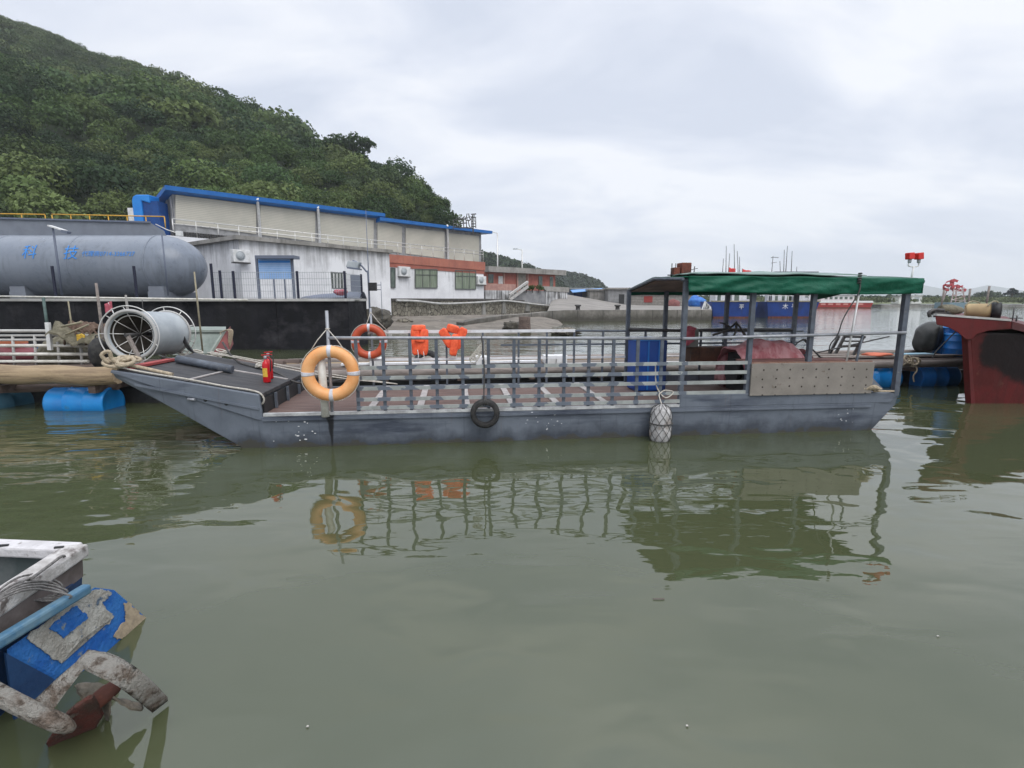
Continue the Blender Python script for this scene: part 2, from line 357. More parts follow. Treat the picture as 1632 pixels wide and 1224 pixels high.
def wet_extra(env, col):
    t = env['t']; z = axes(env)[2]; nf = env['nse']((1, 1, 1), 1.5).outputs['Fac']
    f = N(t, 'ShaderNodeMapRange'); f.inputs[1].default_value = .75; f.inputs[2].default_value = .25; env['L'](mth(t, 'ADD', z, mth(t, 'MULTIPLY', mth(t, 'SUBTRACT', nf, .5), .8)), f.inputs[0])
    col = streak_extra((.09, .085, .075), .8, sc=(2, 2, .5))(env, col)
    col = env['mixc'](mth(t, 'MULTIPLY', mth(t, 'LESS_THAN', mth(t, 'FRACT', mth(t, 'DIVIDE', axes(env)[0], 2.3)), .035), .8), col, (.06, .055, .05))
    return env['mixc'](mth(t, 'MULTIPLY', f.outputs[0], .85), col, (.05, .046, .036))
M_quay = mat('quay_concrete', (.25, .23, .205), (.15, .14, .12), sc=.9, rough=.9, extra=wet_extra, bump=.03, bsc=5)
M_concl = mat('pale_concrete', (.5, .49, .47), (.38, .37, .35), sc=2, rough=.85, bump=.01, bsc=12)
M_white_w = mat('whitewashed_wall', (.80, .80, .81), (.70, .70, .71), sc=.7, rough=.85, extra=streak_extra((.14, .14, .14), .75, sc=(4.5, 4.5, .22), lo=.60, hi=.82), bump=.01, bsc=8)
def parapet_extra(env, col):
    t = env['t']; z = axes(env)[2]; n = env['nse']((3.2, 3.2, .3), 1.0, 9).outputs['Fac']; n2 = env['nse']((1, 1, 1), .9, 6).outputs['Fac']
    zz_ = N(t, 'ShaderNodeMapRange'); zz_.inputs[1].default_value = 1.6; zz_.inputs[2].default_value = 3.8; env['L'](z, zz_.inputs[0])
    s = mth(t, 'ADD', mth(t, 'MULTIPLY', zz_.outputs[0], .34), mth(t, 'ADD', mth(t, 'MULTIPLY', n, .7), mth(t, 'MULTIPLY', n2, .35)))
    f = N(t, 'ShaderNodeMapRange'); f.inputs[1].default_value = .70; f.inputs[2].default_value = .95; env['L'](s, f.inputs[0])
    return env['mixc'](mth(t, 'MULTIPLY', f.outputs[0], .75), col, (.17, .165, .16))
M_shedw = mat('shed_whitewash', (.80, .80, .81), (.68, .68, .69), sc=.8, rough=.85, extra=parapet_extra, bump=.01, bsc=8)
M_streaky = mat('mouldy_whitewash', (.66, .66, .66), (.5, .5, .5), sc=.8, rough=.9, extra=streak_extra((.07, .068, .065), .9, sc=(5, 5, .25), lo=.44, hi=.62))
M_pink_w = mat('red_band_paint', (.42, .155, .105), (.35, .125, .09), sc=1, rough=.8, extra=streak_extra((.18, .09, .07), .5))
M_redw = mat('red_plaster', (.48, .165, .125), (.38, .13, .10), sc=.8, rough=.85, extra=streak_extra((.2, .1, .08), .5))
M_shut = mat('beige_shutter', (.50, .475, .40), (.44, .42, .355), sc=.6, rough=.6, extra=line_extra(2, .11, (.24, .23, .2), .22, .55))
M_pill = mat('grey_pillar', (.2, .2, .2), (.3, .3, .3), sc=2, rough=.8)
M_broof = mat('blue_roof', (.008, .11, .36), (.012, .13, .4), sc=1.5, rough=.35)
M_stain = mat('stainless_rail', (.62, .61, .58), rough=.3, metal=.4)
M_glass = mat('window_glass', (.06, .085, .07), (.12, .15, .12), sc=2, rough=.12, spec=.6)
M_gcurt = mat('green_curtain', (.13, .17, .11), (.26, .29, .22), sc=3, rough=.25, st=(5, 5, .2), lo=.42, hi=.58)
M_frame = mat('window_frame', (.1, .11, .1), rough=.5)
M_board = mat('notice_board_print', (.18, .36, .66), (.28, .46, .74), sc=1.4, rough=.4, extra=line_extra(2, .085, (.42, .56, .78), .45, .55))
M_slate = mat('slate_blue_steel', (.13, .15, .2), rough=.5)
def stone_extra(env, col):
    t = env['t']; v = N(t, 'ShaderNodeTexVoronoi', feature='DISTANCE_TO_EDGE'); v.inputs['Scale'].default_value = 2.6
    env['L'](env['tc'].outputs['Object'], v.inputs[0])
    c = N(t, 'ShaderNodeTexVoronoi'); c.inputs['Scale'].default_value = 2.6; env['L'](env['tc'].outputs['Object'], c.inputs[0])
    s = N(t, 'ShaderNodeSeparateXYZ'); env['L'](c.outputs['Color'], s.inputs[0])
    col = env['mixc'](mth(t, 'MULTIPLY', s.outputs[0], .8), col, (.34, .31, .25))
    return env['mixc'](mth(t, 'LESS_THAN', v.outputs[0], .055), col, (.07, .062, .05))
M_stone = mat('rubble_stone', (.13, .115, .09), (.2, .18, .14), sc=1, rough=.95, extra=stone_extra, bump=.03, bsc=5)
M_mud = mat('tidal_mud', (.185, .16, .13), (.12, .105, .085), sc=.7, rough=.8, c3=(.28, .25, .21), sc3=2.2, lo3=.55, hi3=.75, bump=.05, bsc=3)
M_road = mat('quay_paving', (.265, .245, .22), (.205, .19, .17), sc=.5, rough=.9, bump=.01, bsc=8)
M_soil = mat('hill_soil', (.014, .024, .008), (.026, .038, .013), sc=.15, rough=1)
M_reed = mat('bank_reeds', (.10, .125, .05), (.16, .17, .08), sc=.12, rough=1, st=(1, 1, .5))
M_mount = mat('mountain_woods', (.05, .07, .045), (.07, .085, .055), sc=.01, rough=1)
M_bark = mat('tree_bark', (.09, .07, .05), (.05, .04, .03), sc=8, rough=.95)
M_fblue = mat('ship_blue', (.008, .045, .23), (.006, .03, .16), sc=.6, rough=.5, extra=streak_extra((.03, .03, .05), .5, sc=(2, 2, .3)))
M_fred = mat('ship_red', (.42, .035, .03), (.34, .03, .028), sc=.6, rough=.5)
def leaf_mat():
    m = bpy.data.materials.new('foliage'); m.use_nodes = True; t = m.node_tree; b = t.nodes['Principled BSDF']
    a = N(t, 'ShaderNodeAttribute', attribute_name='tint'); t.links.new(a.outputs['Color'], b.inputs['Base Color'])
    b.inputs['Roughness'].default_value = .75; b.inputs['Specular IOR Level'].default_value = .2
    tr = N(t, 'ShaderNodeBsdfTranslucent'); t.links.new(a.outputs['Color'], tr.inputs[0]); mxs = N(t, 'ShaderNodeMixShader'); mxs.inputs[0].default_value = .28
    t.links.new(b.outputs[0], mxs.inputs[1]); t.links.new(tr.outputs[0], mxs.inputs[2]); t.links.new(mxs.outputs[0], t.nodes['Material Output'].inputs[0])
    return m
M_leaf = leaf_mat()
def water_mat():
    m = bpy.data.materials.new('harbour_water'); m.use_nodes = True; t = m.node_tree; L = t.links.new; b = t.nodes['Principled BSDF']
    tc = N(t, 'ShaderNodeTexCoord')
    def ns(s, rot, scale, det, dist=0):
        mp = N(t, 'ShaderNodeMapping'); mp.inputs['Scale'].default_value = s; mp.inputs['Rotation'].default_value = (0, 0, rot); L(tc.outputs['Object'], mp.inputs[0])
        n = N(t, 'ShaderNodeTexNoise'); n.inputs['Scale'].default_value = scale; n.inputs['Detail'].default_value = det; n.inputs['Distortion'].default_value = dist
        L(mp.outputs[0], n.inputs[0]); return n.outputs['Fac']
    silt = ns((1, 1, 1), 0, .35, 4)
    c = N(t, 'ShaderNodeMixRGB'); c.inputs[1].default_value = (.054, .064, .030, 1); c.inputs[2].default_value = (.066, .075, .038, 1); L(silt, c.inputs[0])
    L(c.outputs[0], b.inputs['Base Color'])
    b.inputs['Roughness'].default_value = .02; b.inputs['IOR'].default_value = 1.78; b.inputs['Specular IOR Level'].default_value = .5
    swell = ns((.55, 1.0, 1), .25, .75, 1.5, .4)          # soft long undulations
    rip = ns((.5, 1.6, 1), -.2, 2.6, 2.5, .5)              # finer ripples in patches
    mid = ns((.8, 1.25, 1), .5, 1.9, 1, .6)
    patch = ns((1, 1, 1), 0, .22, 2)
    pr = N(t, 'ShaderNodeMapRange'); pr.inputs[1].default_value = .46; pr.inputs[2].default_value = .66; L(patch, pr.inputs[0])
    sx = N(t, 'ShaderNodeSeparateXYZ'); L(tc.outputs['Object'], sx.inputs[0])
    lf = N(t, 'ShaderNodeMapRange'); lf.inputs[1].default_value = -1.5; lf.inputs[2].default_value = -5.5; L(sx.outputs[0], lf.inputs[0])   # the wash off the bow roughens the left side
    ly = N(t, 'ShaderNodeMapRange'); ly.inputs[1].default_value = 3.6; ly.inputs[2].default_value = 5.2; L(sx.outputs[1], ly.inputs[0])
    pm = mth(t, 'MAXIMUM', mth(t, 'MULTIPLY', pr.outputs[0], .5), mth(t, 'MULTIPLY', lf.outputs[0], ly.outputs[0]))
    fy = N(t, 'ShaderNodeMapRange'); fy.inputs[1].default_value = 11; fy.inputs[2].default_value = 26; L(sx.outputs[1], fy.inputs[0])
    pm = mth(t, 'MAXIMUM', pm, fy.outputs[0])
    fine = ns((.6, 1.5, 1), .1, 7.0, 2, .3)
    hgt = mth(t, 'ADD', mth(t, 'ADD', mth(t, 'MULTIPLY', swell, .034), mth(t, 'MULTIPLY', mid, .012)), mth(t, 'ADD', mth(t, 'MULTIPLY', mth(t, 'MULTIPLY', rip, pm), .018), mth(t, 'MULTIPLY', fine, .0007)))
    bp = N(t, 'ShaderNodeBump'); bp.inputs['Strength'].default_value = 1; bp.inputs['Distance'].default_value = 1
    L(hgt, bp.inputs['Height']); L(bp.outputs[0], b.inputs['Normal'])
    return m
M_water = water_mat()
# ------------------------------------------------------------------ lettering turned into real mesh
def text_geo(body, size, fn, name, m, parent, th=.004, cuts=0):
    cu = bpy.data.curves.new('lettering', 'FONT'); cu.body = body; cu.size = size; cu.align_x = 'CENTER'; cu.align_y = 'CENTER'
    to = bpy.data.objects.new('lettering', cu); COL.objects.link(to)
    dg = bpy.context.evaluated_depsgraph_get(); dg.update()
    me = bpy.data.meshes.new_from_object(to.evaluated_get(dg)); bpy.data.objects.remove(to)
    bm = bmesh.new(); bm.from_mesh(me)
    if cuts: bmesh.ops.subdivide_edges(bm, edges=bm.edges, cuts=cuts)
    g = MB(); g.add([fn(v.co.x, v.co.y) for v in bm.verts], [[v.index for v in f.verts] for f in bm.faces]); bm.free(); bpy.data.meshes.remove(me)
    return g.obj(name, m, parent)
# ================================================================== THE SETTING
g = MB(); R_ = 3700
g.add([(-R_, -60, 0), (R_, -60, 0), (R_, R_, 0), (-R_, R_, 0)], [(0, 1, 2, 3)])
water = struct(g.obj('water', M_water))
# --- foliage scatter: crowns of small leaf clumps, merged in one mesh
def crowns(name, cents, radii, tints, per, leaf, parent=None, base=None, squash=.8, seed=1, rnd=.35):
    rng = np.random.default_rng(seed)
    Cn = np.asarray(cents, float); Rn = np.asarray(radii, float); n = len(Cn)
    k = per; tot = n * k
    d = rng.normal(size=(tot, 3)); d[:, 2] = np.abs(d[:, 2]) * 1.0 - .25
    d /= np.linalg.norm(d, axis=1)[:, None]
    # lumpy crown: a few sub-lobes per crown push the clumps in or out
    lob = rng.normal(size=(n, 5, 3)); lob[:, :, 2] = np.abs(lob[:, :, 2]); lob /= np.linalg.norm(lob, axis=2)[:, :, None]
    ci = np.repeat(np.arange(n), k)
    dots = np.einsum('tj,tlj->tl', d, lob[ci]).max(axis=1)
    rad = Rn[ci] * (.55 + .5 * np.clip(dots, 0, 1) ** 3) * (1 + rng.normal(size=tot) * .10)
    p = Cn[ci] + d * rad[:, None] * np.array([1, 1, squash])
    nrm = d + rng.normal(size=(tot, 3)) * rnd * 1.6; nrm[:, 2] += .35; nrm /= np.linalg.norm(nrm, axis=1)[:, None]
    a = np.cross(nrm, rng.normal(size=(tot, 3))); a /= np.linalg.norm(a, axis=1)[:, None]; b = np.cross(nrm, a)
    s = (leaf * Rn[ci] * (.6 + .8 * rng.random(tot)))[:, None]
    q = [(-1, -.45), (.1, -1), (1, .1), (.05, .8)]
    vs = np.stack([p + a * s * u + b * s * v + nrm * s * (.35 if i in (1, 3) else -.2) for i, (u, v) in enumerate(q)], axis=1).reshape(-1, 3)
    col = np.asarray(tints, float)[ci] * (1 + rng.normal(size=(tot, 1)) * .16)
    col = np.clip(col, .005, 1)
    if base is not None: vs = vs - np.array(base)
    me = bpy.data.meshes.new(name)
    me.vertices.add(tot * 4); me.vertices.foreach_set('co', vs.ravel())
    me.loops.add(tot * 4); me.loops.foreach_set('vertex_index', np.arange(tot * 4, dtype=np.int32))
    me.polygons.add(tot); me.polygons.foreach_set('loop_start', np.arange(0, tot * 4, 4, dtype=np.int32)); me.polygons.foreach_set('loop_total', np.full(tot, 4, dtype=np.int32))
    at = me.attributes.new('tint', 'FLOAT_COLOR', 'POINT')
    at.data.foreach_set('color', np.repeat(np.hstack([col, np.ones((tot, 1))]), 4, axis=0).ravel())
    me.update(calc_edges=True); me.materials.append(M_leaf)
    o = bpy.data.objects.new(name, me); COL.objects.link(o)
    if parent is not None: o.parent = parent
    return o
GREENS = [(.054, .094, .034), (.070, .114, .038), (.095, .138, .046), (.040, .070, .032), (.118, .155, .055), (.076, .108, .048)]
def lerp_tab(tab, x):
    for (x0, *a), (x1, *b) in zip(tab, tab[1:]):
        if x <= x1 or (x1, *b) == tab[-1]:
            t = max(0, min(1, (x - x0) / (x1 - x0))); return [p + (q - p) * t for p, q in zip(a, b)]
# --- the wooded hill: ridge given as (px, py, distance), base as (px, distance, height)
RIDGE = [(-420, -190, 300), (-150, -45, 255), (0, 32, 232), (60, 49, 226), (100, 64, 220), (150, 86, 212), (215, 99, 200), (270, 124, 190), (310, 144, 180), (335, 163, 165), (400, 181, 155), (470, 202, 140), (490, 222, 136), (560, 243, 120), (585, 266, 114), (620, 280, 105), (660, 295, 98), (690, 312, 92), (704, 330, 88), (714, 348, 84), (721, 372, 80), (724, 400, 77), (730, 455, 74)]
BASE = [(-420, 40, 3), (0, 44, 4), (250, 49, 4.5), (480, 55, 5), (620, 63, 4), (722, 71, 4), (735, 73, 3)]
def hill_pt(s, t):
    px = -420 + s * 1150
    py, Yr = lerp_tab(RIDGE, px); Yb, zb = lerp_tab(BASE, px)
    r = P(px, py, Yr); b = P(px, 500, Yb)
    x = b.x + (r.x - b.x) * t; y = b.y + (r.y - b.y) * t
    z = zb + (r.z - zb) * (t ** .92)
    k = 4 * t * (1 - t)
    z += k * (nz(x * .022, y * .022) * 7 + nz(x * .06, y * .06, 3) * 3)
    return V(x, y, z)
g = MB(); g.grid(lambda u, v: hill_pt(u, v), 90, 40)
def back(u, v):
    q = hill_pt(u, 1); px = -420 + u * 1150; k = v
    return V(q.x - 20 * k, q.y + 160 * k, q.z * (1 - k) + 1 * k)
g.grid(back, 90, 8)
struct(g.obj('hill', M_soil))
rng = random.Random(3); cs, rs, ts = [], [], []
near_c, near_r, near_t = [], [], []
cells = {}; cnt = 0
for trial in range(60000):
    u = rng.uniform(.28, 1); t = rng.random() ** 1.1
    q = hill_pt(u, t); px = -420 + u * 1150
    if px > 716: continue
    top = max(0, min(1, (q.z - 45) / 50))
    if nz(q.x * .055, q.y * .055, 17) + .5 * nz(q.x * .15, q.y * .15, 5) < (-.47 if px < 480 else -.62): continue
    r = (3.5 * (1 - top) + 1.5 * top) * (1 + .5 * nz(q.x * .07, q.y * .07, 1)) * rng.uniform(.55, 1.25)
    if px > 660: r *= .6
    r = max(.7, r); key = (int(q.x // 4), int(q.y // 4), int(q.z // 4)); bad = False
    for i in (-1, 0, 1):
        for j in (-1, 0, 1):
            for k in (-1, 0, 1):
                for (o, ro) in cells.get((key[0] + i, key[1] + j, key[2] + k), ()):
                    if (o - q).length < .66 * (r + ro): bad = True
    if bad: continue
    cells.setdefault(key, []).append((q.copy(), r))
    g_ = GREENS[rng.randrange(6)]; k = (1 + .45 * nz(q.x * .045, q.y * .045, 9)) * rng.uniform(.8, 1.2)
    c = [a * k for a in g_]
    grass = (.098, .126, .066)
    c = [a * (1 - .75 * top) + b * .75 * top for a, b in zip(c, grass)]
    if t > .86: q.z -= r * (.3 + .65 * (t - .86) / .14)
    if q.y < 95: near_c.append((q.x, q.y, q.z + r * .35)); near_r.append(r); near_t.append(c)
    else: cs.append((q.x, q.y, q.z + r * .3)); rs.append(r); ts.append(c)
    cnt += 1
print('crowns', len(cs), len(near_c))
f1 = crowns('hill_forest', cs, rs, ts, 360, .088, seed=2); tag(f1, 'dense dark green scrub and trees covering the upper hillside', 'woodland', kind='stuff')
f2 = crowns('hill_forest', near_c, near_r, near_t, 1150, .052, seed=3); tag(f2, 'leafy green trees and bushes on the lower hillside behind the buildings', 'woodland', kind='stuff')
# --- trees one can tell apart, standing out on the hill's edge
def tree(px, py, Y, h, cw, label, seed, tint):
    b = P(px, py, Y); r = random.Random(seed)
    t = thing('hill_tree', label, 'tree', b, group='trees on the hill edge')
    m = MB(); m.tube([b + V(0, 0, -2), b + V(.1, 0, h * .3), b + V(.3 * r.uniform(-1, 1), .1, h * .6), b + V(.5 * r.uniform(-1, 1), 0, h * .85)], [h * .035, h * .03, h * .02, h * .008], 7)
    for k in range(5):
        a = r.uniform(0, 6.3); e = V(math.cos(a) * cw * .4, math.sin(a) * cw * .4, h * r.uniform(.55, .85))
        m.tube([b + V(0, 0, h * r.uniform(.25, .5)), b + e * .6 + V(0, 0, .1 * h), b + e], [h * .018, h * .012, h * .005], 5)
    m.obj('trunk', M_bark, t)
    cc, rr, tt = [], [], []
    for k in range(11):
        a = r.uniform(0, 6.3); d = cw * .5 * math.sqrt(r.random()); cc.append((b.x + math.cos(a) * d, b.y + math.sin(a) * d, b.z + h * r.uniform(.5, .88))); rr.append(cw * r.uniform(.17, .27)); tt.append(tint)
    crowns('crown', cc, rr, tt, 240, .13, parent=t, base=b, seed=seed)
tree(556, 262, 112, 5.0, 8.5, 'broad dark tree with a flat crown leaning out over the ridge step of the hill', 11, (.05, .085, .033))
tree(612, 296, 103, 3.2, 6, 'mid green tree rising on the slope just right of the flat crowned tree', 12, (.08, .12, .042))
tree(470, 224, 138, 4.2, 7, 'dark tree on the skyline halfway down the hill', 13, (.06, .095, .036))
tree(697, 350, 86, 3.8, 4.5, 'dark rounded tree at the low right end of the hill above the blue roof', 14, (.05, .085, .03))
tree(280, 240, 100, 6.5, 14, 'wide pale green tree with a shaded underside in the middle of the hillside', 15, (.115, .155, .05))
tree(655, 330, 92, 3.4, 5, 'small green tree on the skyline left of the rounded end tree', 16, (.065, .105, .038))
# --- second headland, behind the red house
HEADS = [([(640, 380, 300), (775, 401, 290), (800, 409, 285), (830, 418, 282), (862, 434, 275), (890, 452, 265), (905, 470, 260)], (.045, .068, .032)),
         ([(850, 440, 400), (885, 434, 390), (915, 434, 385), (930, 440, 380), (945, 445, 375), (957, 456, 372), (962, 472, 370)], (.05, .068, .042))]
g = MB(); cs, rs, ts = [], [], []
for tab, tint in HEADS:
    def hp(u, v, tab=tab):
        px = tab[0][0] + u * (tab[-1][0] - tab[0][0]); py, Y = lerp_tab(tab, px); r = P(px, py, Y)
        k = abs(v); return V(r.x, r.y - (Y * .16) * k if v > 0 else r.y + 60 * k, r.z * (1 - k) + .5 * k)
    g.grid(lambda u, v: hp(u, v * 2 - 1), 40, 12)
    for i in range(1100):
        u = rng.random(); v = rng.random() * .9; q = hp(u, v); r = rng.uniform(1.2, 3.0); k = rng.uniform(.7, 1.25)
        cs.append((q.x, q.y, q.z + r * .1 - (r * .6 if v < .08 else 0))); rs.append(r); ts.append([a * k for a in tint])
struct(g.obj('headland', M_soil))
f3 = crowns('headland_forest', cs, rs, ts, 36, .3, seed=5); tag(f3, 'dark green woods on the two low headlands beyond the red house', 'woodland', kind='stuff')
# --- far mountains and far bank
MT = [(600, 474), (900, 470), (1000, 468), (1100, 470), (1200, 466), (1330, 468), (1400, 463), (1455, 456), (1472, 454), (1484, 458), (1500, 460), (1520, 459), (1545, 461), (1562, 457), (1577, 454), (1590, 457), (1604, 464), (1620, 470), (1660, 468), (1800, 462), (2100, 470)]
g = MB()
def mt(u, v):
    px = 600 + u * 1500; py, = lerp_tab(MT, px); Y = 2900 + 300 * nz(px * .01)
    r = P(px, py + nz(px * .09) * .8, Y); k = abs(v * 2 - 1)
    return V(r.x, r.y + (v * 2 - 1) * 500, r.z * (1 - k) ** 1.1 + nz(r.x * .004, v * 4) * 8 * k)
g.grid(mt, 120, 12); struct(g.obj('mountains', M_mount))
g = MB()
def bk(u, v):
    px = 1040 + u * 760; a = G(px, 490.2 if px < 1400 else 488.8 , 0)
    y = a.y + 2 + v * 110; h = 0.75 + .5 * v + (.6 if v > .2 else 0) * max(0, nz(px * .03, v * 3) + .4)
    return V(a.x * y / a.y, y, h)
g.grid(bk, 60, 10); struct(g.obj('far_bank', M_reed))
fw = thing('embankment_wall', 'long low grey embankment wall along the far bank of the water', 'wall', G(1500, 488.8))
g = MB(); pts = [G(px, 490.2 if px < 1400 else 488.8) for px in range(1040, 1801, 40)]
for a, b in zip(pts, pts[1:]):
    up = V(0, 0, .5); g.prism([a - V(0, 0, .4), b - V(0, 0, .4), b + V(0, 0, .62), a + V(0, 0, .62)], V(0, 2.1, 0))
g.obj('wall_face', M_conc, fw)
cs, rs, ts = [], [], []
for i in range(900):
    px = rng.uniform(1050, 1780); Y = rng.uniform(140, 210); x = P(px, 480, Y).x
    r = rng.uniform(.5, 1.1); k = rng.uniform(.7, 1.3); cs.append((x, Y, 1.3 + .004 * (Y - 140) + .2)); rs.append(r); ts.append([.105 * k, .125 * k, .055 * k])
rd = crowns('reeds', cs, rs, ts, 30, .3, squash=1.1, seed=6); tag(rd, 'pale green reeds and grass along the far bank', 'reeds', kind='stuff')
cs, rs, ts = [], [], []
for i in range(420):
    px = rng.uniform(1050, 1780); Y = rng.uniform(225, 260); x = P(px, 480, Y).x
    r = rng.uniform(1.0, 1.7) + (1.2 if 1560 < px < 1585 or 1620 < px < 1650 else 0); cs.append((x, Y, 1.9 + r * .5)); rs.append(r); ts.append([.03, .05, .022])
rd = crowns('far_trees', cs, rs, ts, 40, .25, seed=8); tag(rd, 'dark line of far trees behind the reeds under the mountains', 'woodland', kind='stuff')
b = P(1612, 478, 150); t = thing('lone_tree', 'small dark umbrella-shaped tree alone on the far bank at the right', 'tree', b)
MB().tube([b, b + V(0, 0, 2.6)], [.22, .12], 6).obj('trunk', M_bark, t)
crowns('crown', [(b.x + dx, b.y, b.z + dz) for dx, dz in ((-1.2, 1.6), (1.1, 1.7), (0, 2.2), (-.4, 3.0), (.6, 2.4))], [1.0, 1.0, 1.2, .6, .8], [(.04, .05, .05)] * 5, 90, .2, parent=t, base=b, seed=9, squash=.55)
for i, (x0, x1, y0, y1) in enumerate([(1432, 1452, 474, 483), (1452, 1470, 472, 483)]):
    a, b = P(x0, y1, 150), P(x1, y0, 150); t = thing('site_cabin', ['low white cabin on the far bank left of its taller neighbour', 'taller white cabin with grey window on the far bank'][i], 'cabin', (a.x, 150, a.z), group='white cabins on the far bank')
    MB().box(a.x, 150, a.z - .5, b.x, 153, b.z).obj('wall', M_white, t)
    MB().box(a.x - .2, 149.8, b.z + .002, b.x + .2, 153.2, b.z + .25).obj('roof', M_concl, t)
    MB().box(a.x + .8, 149.97, a.z + .5, b.x - .8, 149.998, b.z - .3).obj('window', M_grey, t)
# --- mud bank, quay, road
g = MB()
def mud(u, v):
    px = 560 + u * 380; yn = 538 - 2 * u; a = G(px, yn, -.08)
    bx = 600 + u * 290; b = P(bx, 505 - 6 * u, 38.0 + 6 * u)
    q = a.lerp(b, v); edge = max(0, (u - .72) / .28)
    q.z += (nz(q.x * .5, q.y * .35) * .09 + nz(q.x * 1.7, q.y * 1.2) * .035) * (1 if 0 < v < 1 else .4) - edge ** 2 * .6
    return q
g.grid(mud, 60, 26); struct(g.obj('mud_bank', M_mud))
QF = [(872, 497, 44.5), (900, 495.5, 46), (1000, 495, 47), (1128, 495, 48)]
QB = [(878, 482, 62), (890, 467, 80), (1000, 486, 74), (1128, 488, 76)]
QL = [P(*q) for q in [(738, 514, 33), (762, 508.5, 34.5), (800, 503, 38), (850, 499.3, 42), (872, 497, 44.5)]]
front = [P(*q) for q in QF]; backp = [P(*q) for q in QB]
g = MB()
n = len(front)
vs = []
for a, b in zip(front, backp):
    for k in range(7): q = a.lerp(b, k / 6); vs.append(q)
g.add(vs, [(i * 7 + k, (i + 1) * 7 + k, (i + 1) * 7 + k + 1, i * 7 + k + 1) for i in range(n - 1) for k in range(6)], True)
struct(g.obj('quay_road', M_road))
qt = thing('quay_wall', 'rough grey concrete quay edge with weed stains above the water', 'quay', (front[2].x, front[2].y, 0))
g = MB()
for a, b in zip(front, front[1:]):
    dn = V(0, .9, 0); up = V(0, 0, .06)
    za = V(a.x, a.y - .05, -.5); zb = V(b.x, b.y - .05, -.5)
    g.prism([za, zb, V(b.x, b.y - .05, b.z + .06), V(a.x, a.y - .05, a.z + .06)], dn)
g.prism([V(front[-1].x, front[-1].y + .3, -.5), V(front[-1].x, front[-1].y + .3, front[-1].z + .05), V(backp[-1].x, backp[-1].y, backp[-1].z), V(backp[-1].x, backp[-1].y, -.5)], (.5, 0, 0))
g.obj('wall_face', M_quay, qt)
lq = thing('low_wall', 'low curved concrete wall running along the mud to the quay corner', 'wall', (QL[0].x, QL[0].y, 0)); g = MB()
for a, b in zip(QL, QL[1:]): g.prism([V(a.x, a.y, -.3), V(b.x + .02, b.y + .02, -.3), V(b.x + .02, b.y + .02, b.z), V(a.x, a.y, a.z)], (-.5, .75, 0))
g.obj('wall_face', M_quay, lq)
for px, py, Y, lb in [(921, 493, 47, 'squat dark mooring bollard on the quay edge nearest the ramp'), (984, 493, 47.6, 'squat dark mooring bollard on the quay edge behind the canopy post')]:
    b = P(px, py + 2, Y + .5); m = MB().lathe([(.28, 0), (.2, .1), (.18, .35), (.3, .42), (.28, .52), (.02, .54)], b, (0, 0, 1), 14)
    tag(m.obj('bollard', M_steel, base=b), lb, 'bollard', 'bollards on the quay edge')
# land behind quay and platform ground
plat = MB(); plat.add([(-60, 20.35, 1.86), (P(574, 478, 20.35).x, 20.35, 1.86), (P(578, 478, 34).x, 34, 1.86), (-12, 45, 1.9), (-3, 78, 1.9), (-140, 60, 1.9)], [(0, 1, 2, 3, 4, 5)])
struct(plat.obj('platform_ground', mat('dark_paving', (.11, .108, .1), (.075, .073, .07), sc=1, rough=.9)))
# --- stained sea wall
XR = P(581, 500, 19.9).x
def XE(Y): return P(584, 478, Y).x - .004 * (Y - 20)
sw = thing('seawall', 'black stained concrete sea wall below the grey tank', 'wall', (XR, 19.9, 0))
g = MB(); xl = P(556, 500, 19.6).x
g.prism([(-60, 19.6, -.6), (xl, 19.6, -.6), (XE(22.2), 22.2, -.6), (XE(35), 35, -.6), (-60, 35, -.6)], (0, 0, 2.4))
g.obj('wall_face', M_seaw, sw)
g = MB(); g.prism([(-60, 19.5, 1.802), (xl + .02, 19.5, 1.802), (XE(22.2) + .04, 22.2, 1.802), (XE(22.4) - .3, 22.4, 1.802), (xl - .2, 20.0, 1.802), (-60, 20.0, 1.802)], (0, 0, .1))
g.obj('coping', M_concl, sw)
for px in (120, 205, 300, 440): x = P(px, 500, 19.6).x; MB().box(x - .02, 19.575, -.3, x + .02, 19.62, 1.79).obj('joint_strip', M_seaw, sw)
# white pipe along the wall top, with the green downpipe
pp = thing('water_pipe', 'white water pipe running along the sea wall with a green downpipe', 'pipe', P(70, 473, 19.3))
a, b = P(-60, 471.5, 19.35), P(395, 478, 19.35)
MB().tube([a, b], .035, 10).obj('pipe_run', M_pvc, pp)
a, b = P(69, 474, 19.3), P(80, 545, 19.3)
MB().tube([a, V(a.x, 19.3, b.z)], .05, 10).obj('downpipe', mat('green_pipe', (.09, .14, .13), (.06, .09, .08)), pp)
# ================================================================== TANK
TY, TR = 23.6, 1.36
c0 = P(262, 425, TY); tz = 1.9 + TR + .02; tx1 = c0.x
tk = thing('storage_tank', 'big grey horizontal storage tank with a domed end and blue lettering', 'tank', (tx1, TY, 1.86))
prof = [(TR, -16), (TR, -8), (TR, 0)] + [(TR * math.cos(a), 1.75 * math.sin(a)) for a in [i * math.pi / 2 / 12 for i in range(1, 12)]] + [(.02, 1.75)]
MB().lathe(prof, (tx1, TY, tz), (1, 0, 0), 64).obj('shell', M_tank, tk)
MB().lathe([(TR + .004, -.03), (TR + .02, -.025), (TR + .02, .025), (TR + .004, .03)], (tx1, TY, tz), (1, 0, 0), 64).obj('weld_seam', M_tank, tk)
for dx in (-3.2, -6.4, -9.6): MB().lathe([(TR + .002, -.02), (TR + .012, -.012), (TR + .012, .012), (TR + .002, .02)], (tx1 + dx, TY, tz), (1, 0, 0), 64).obj('weld_seam', M_tank, tk)
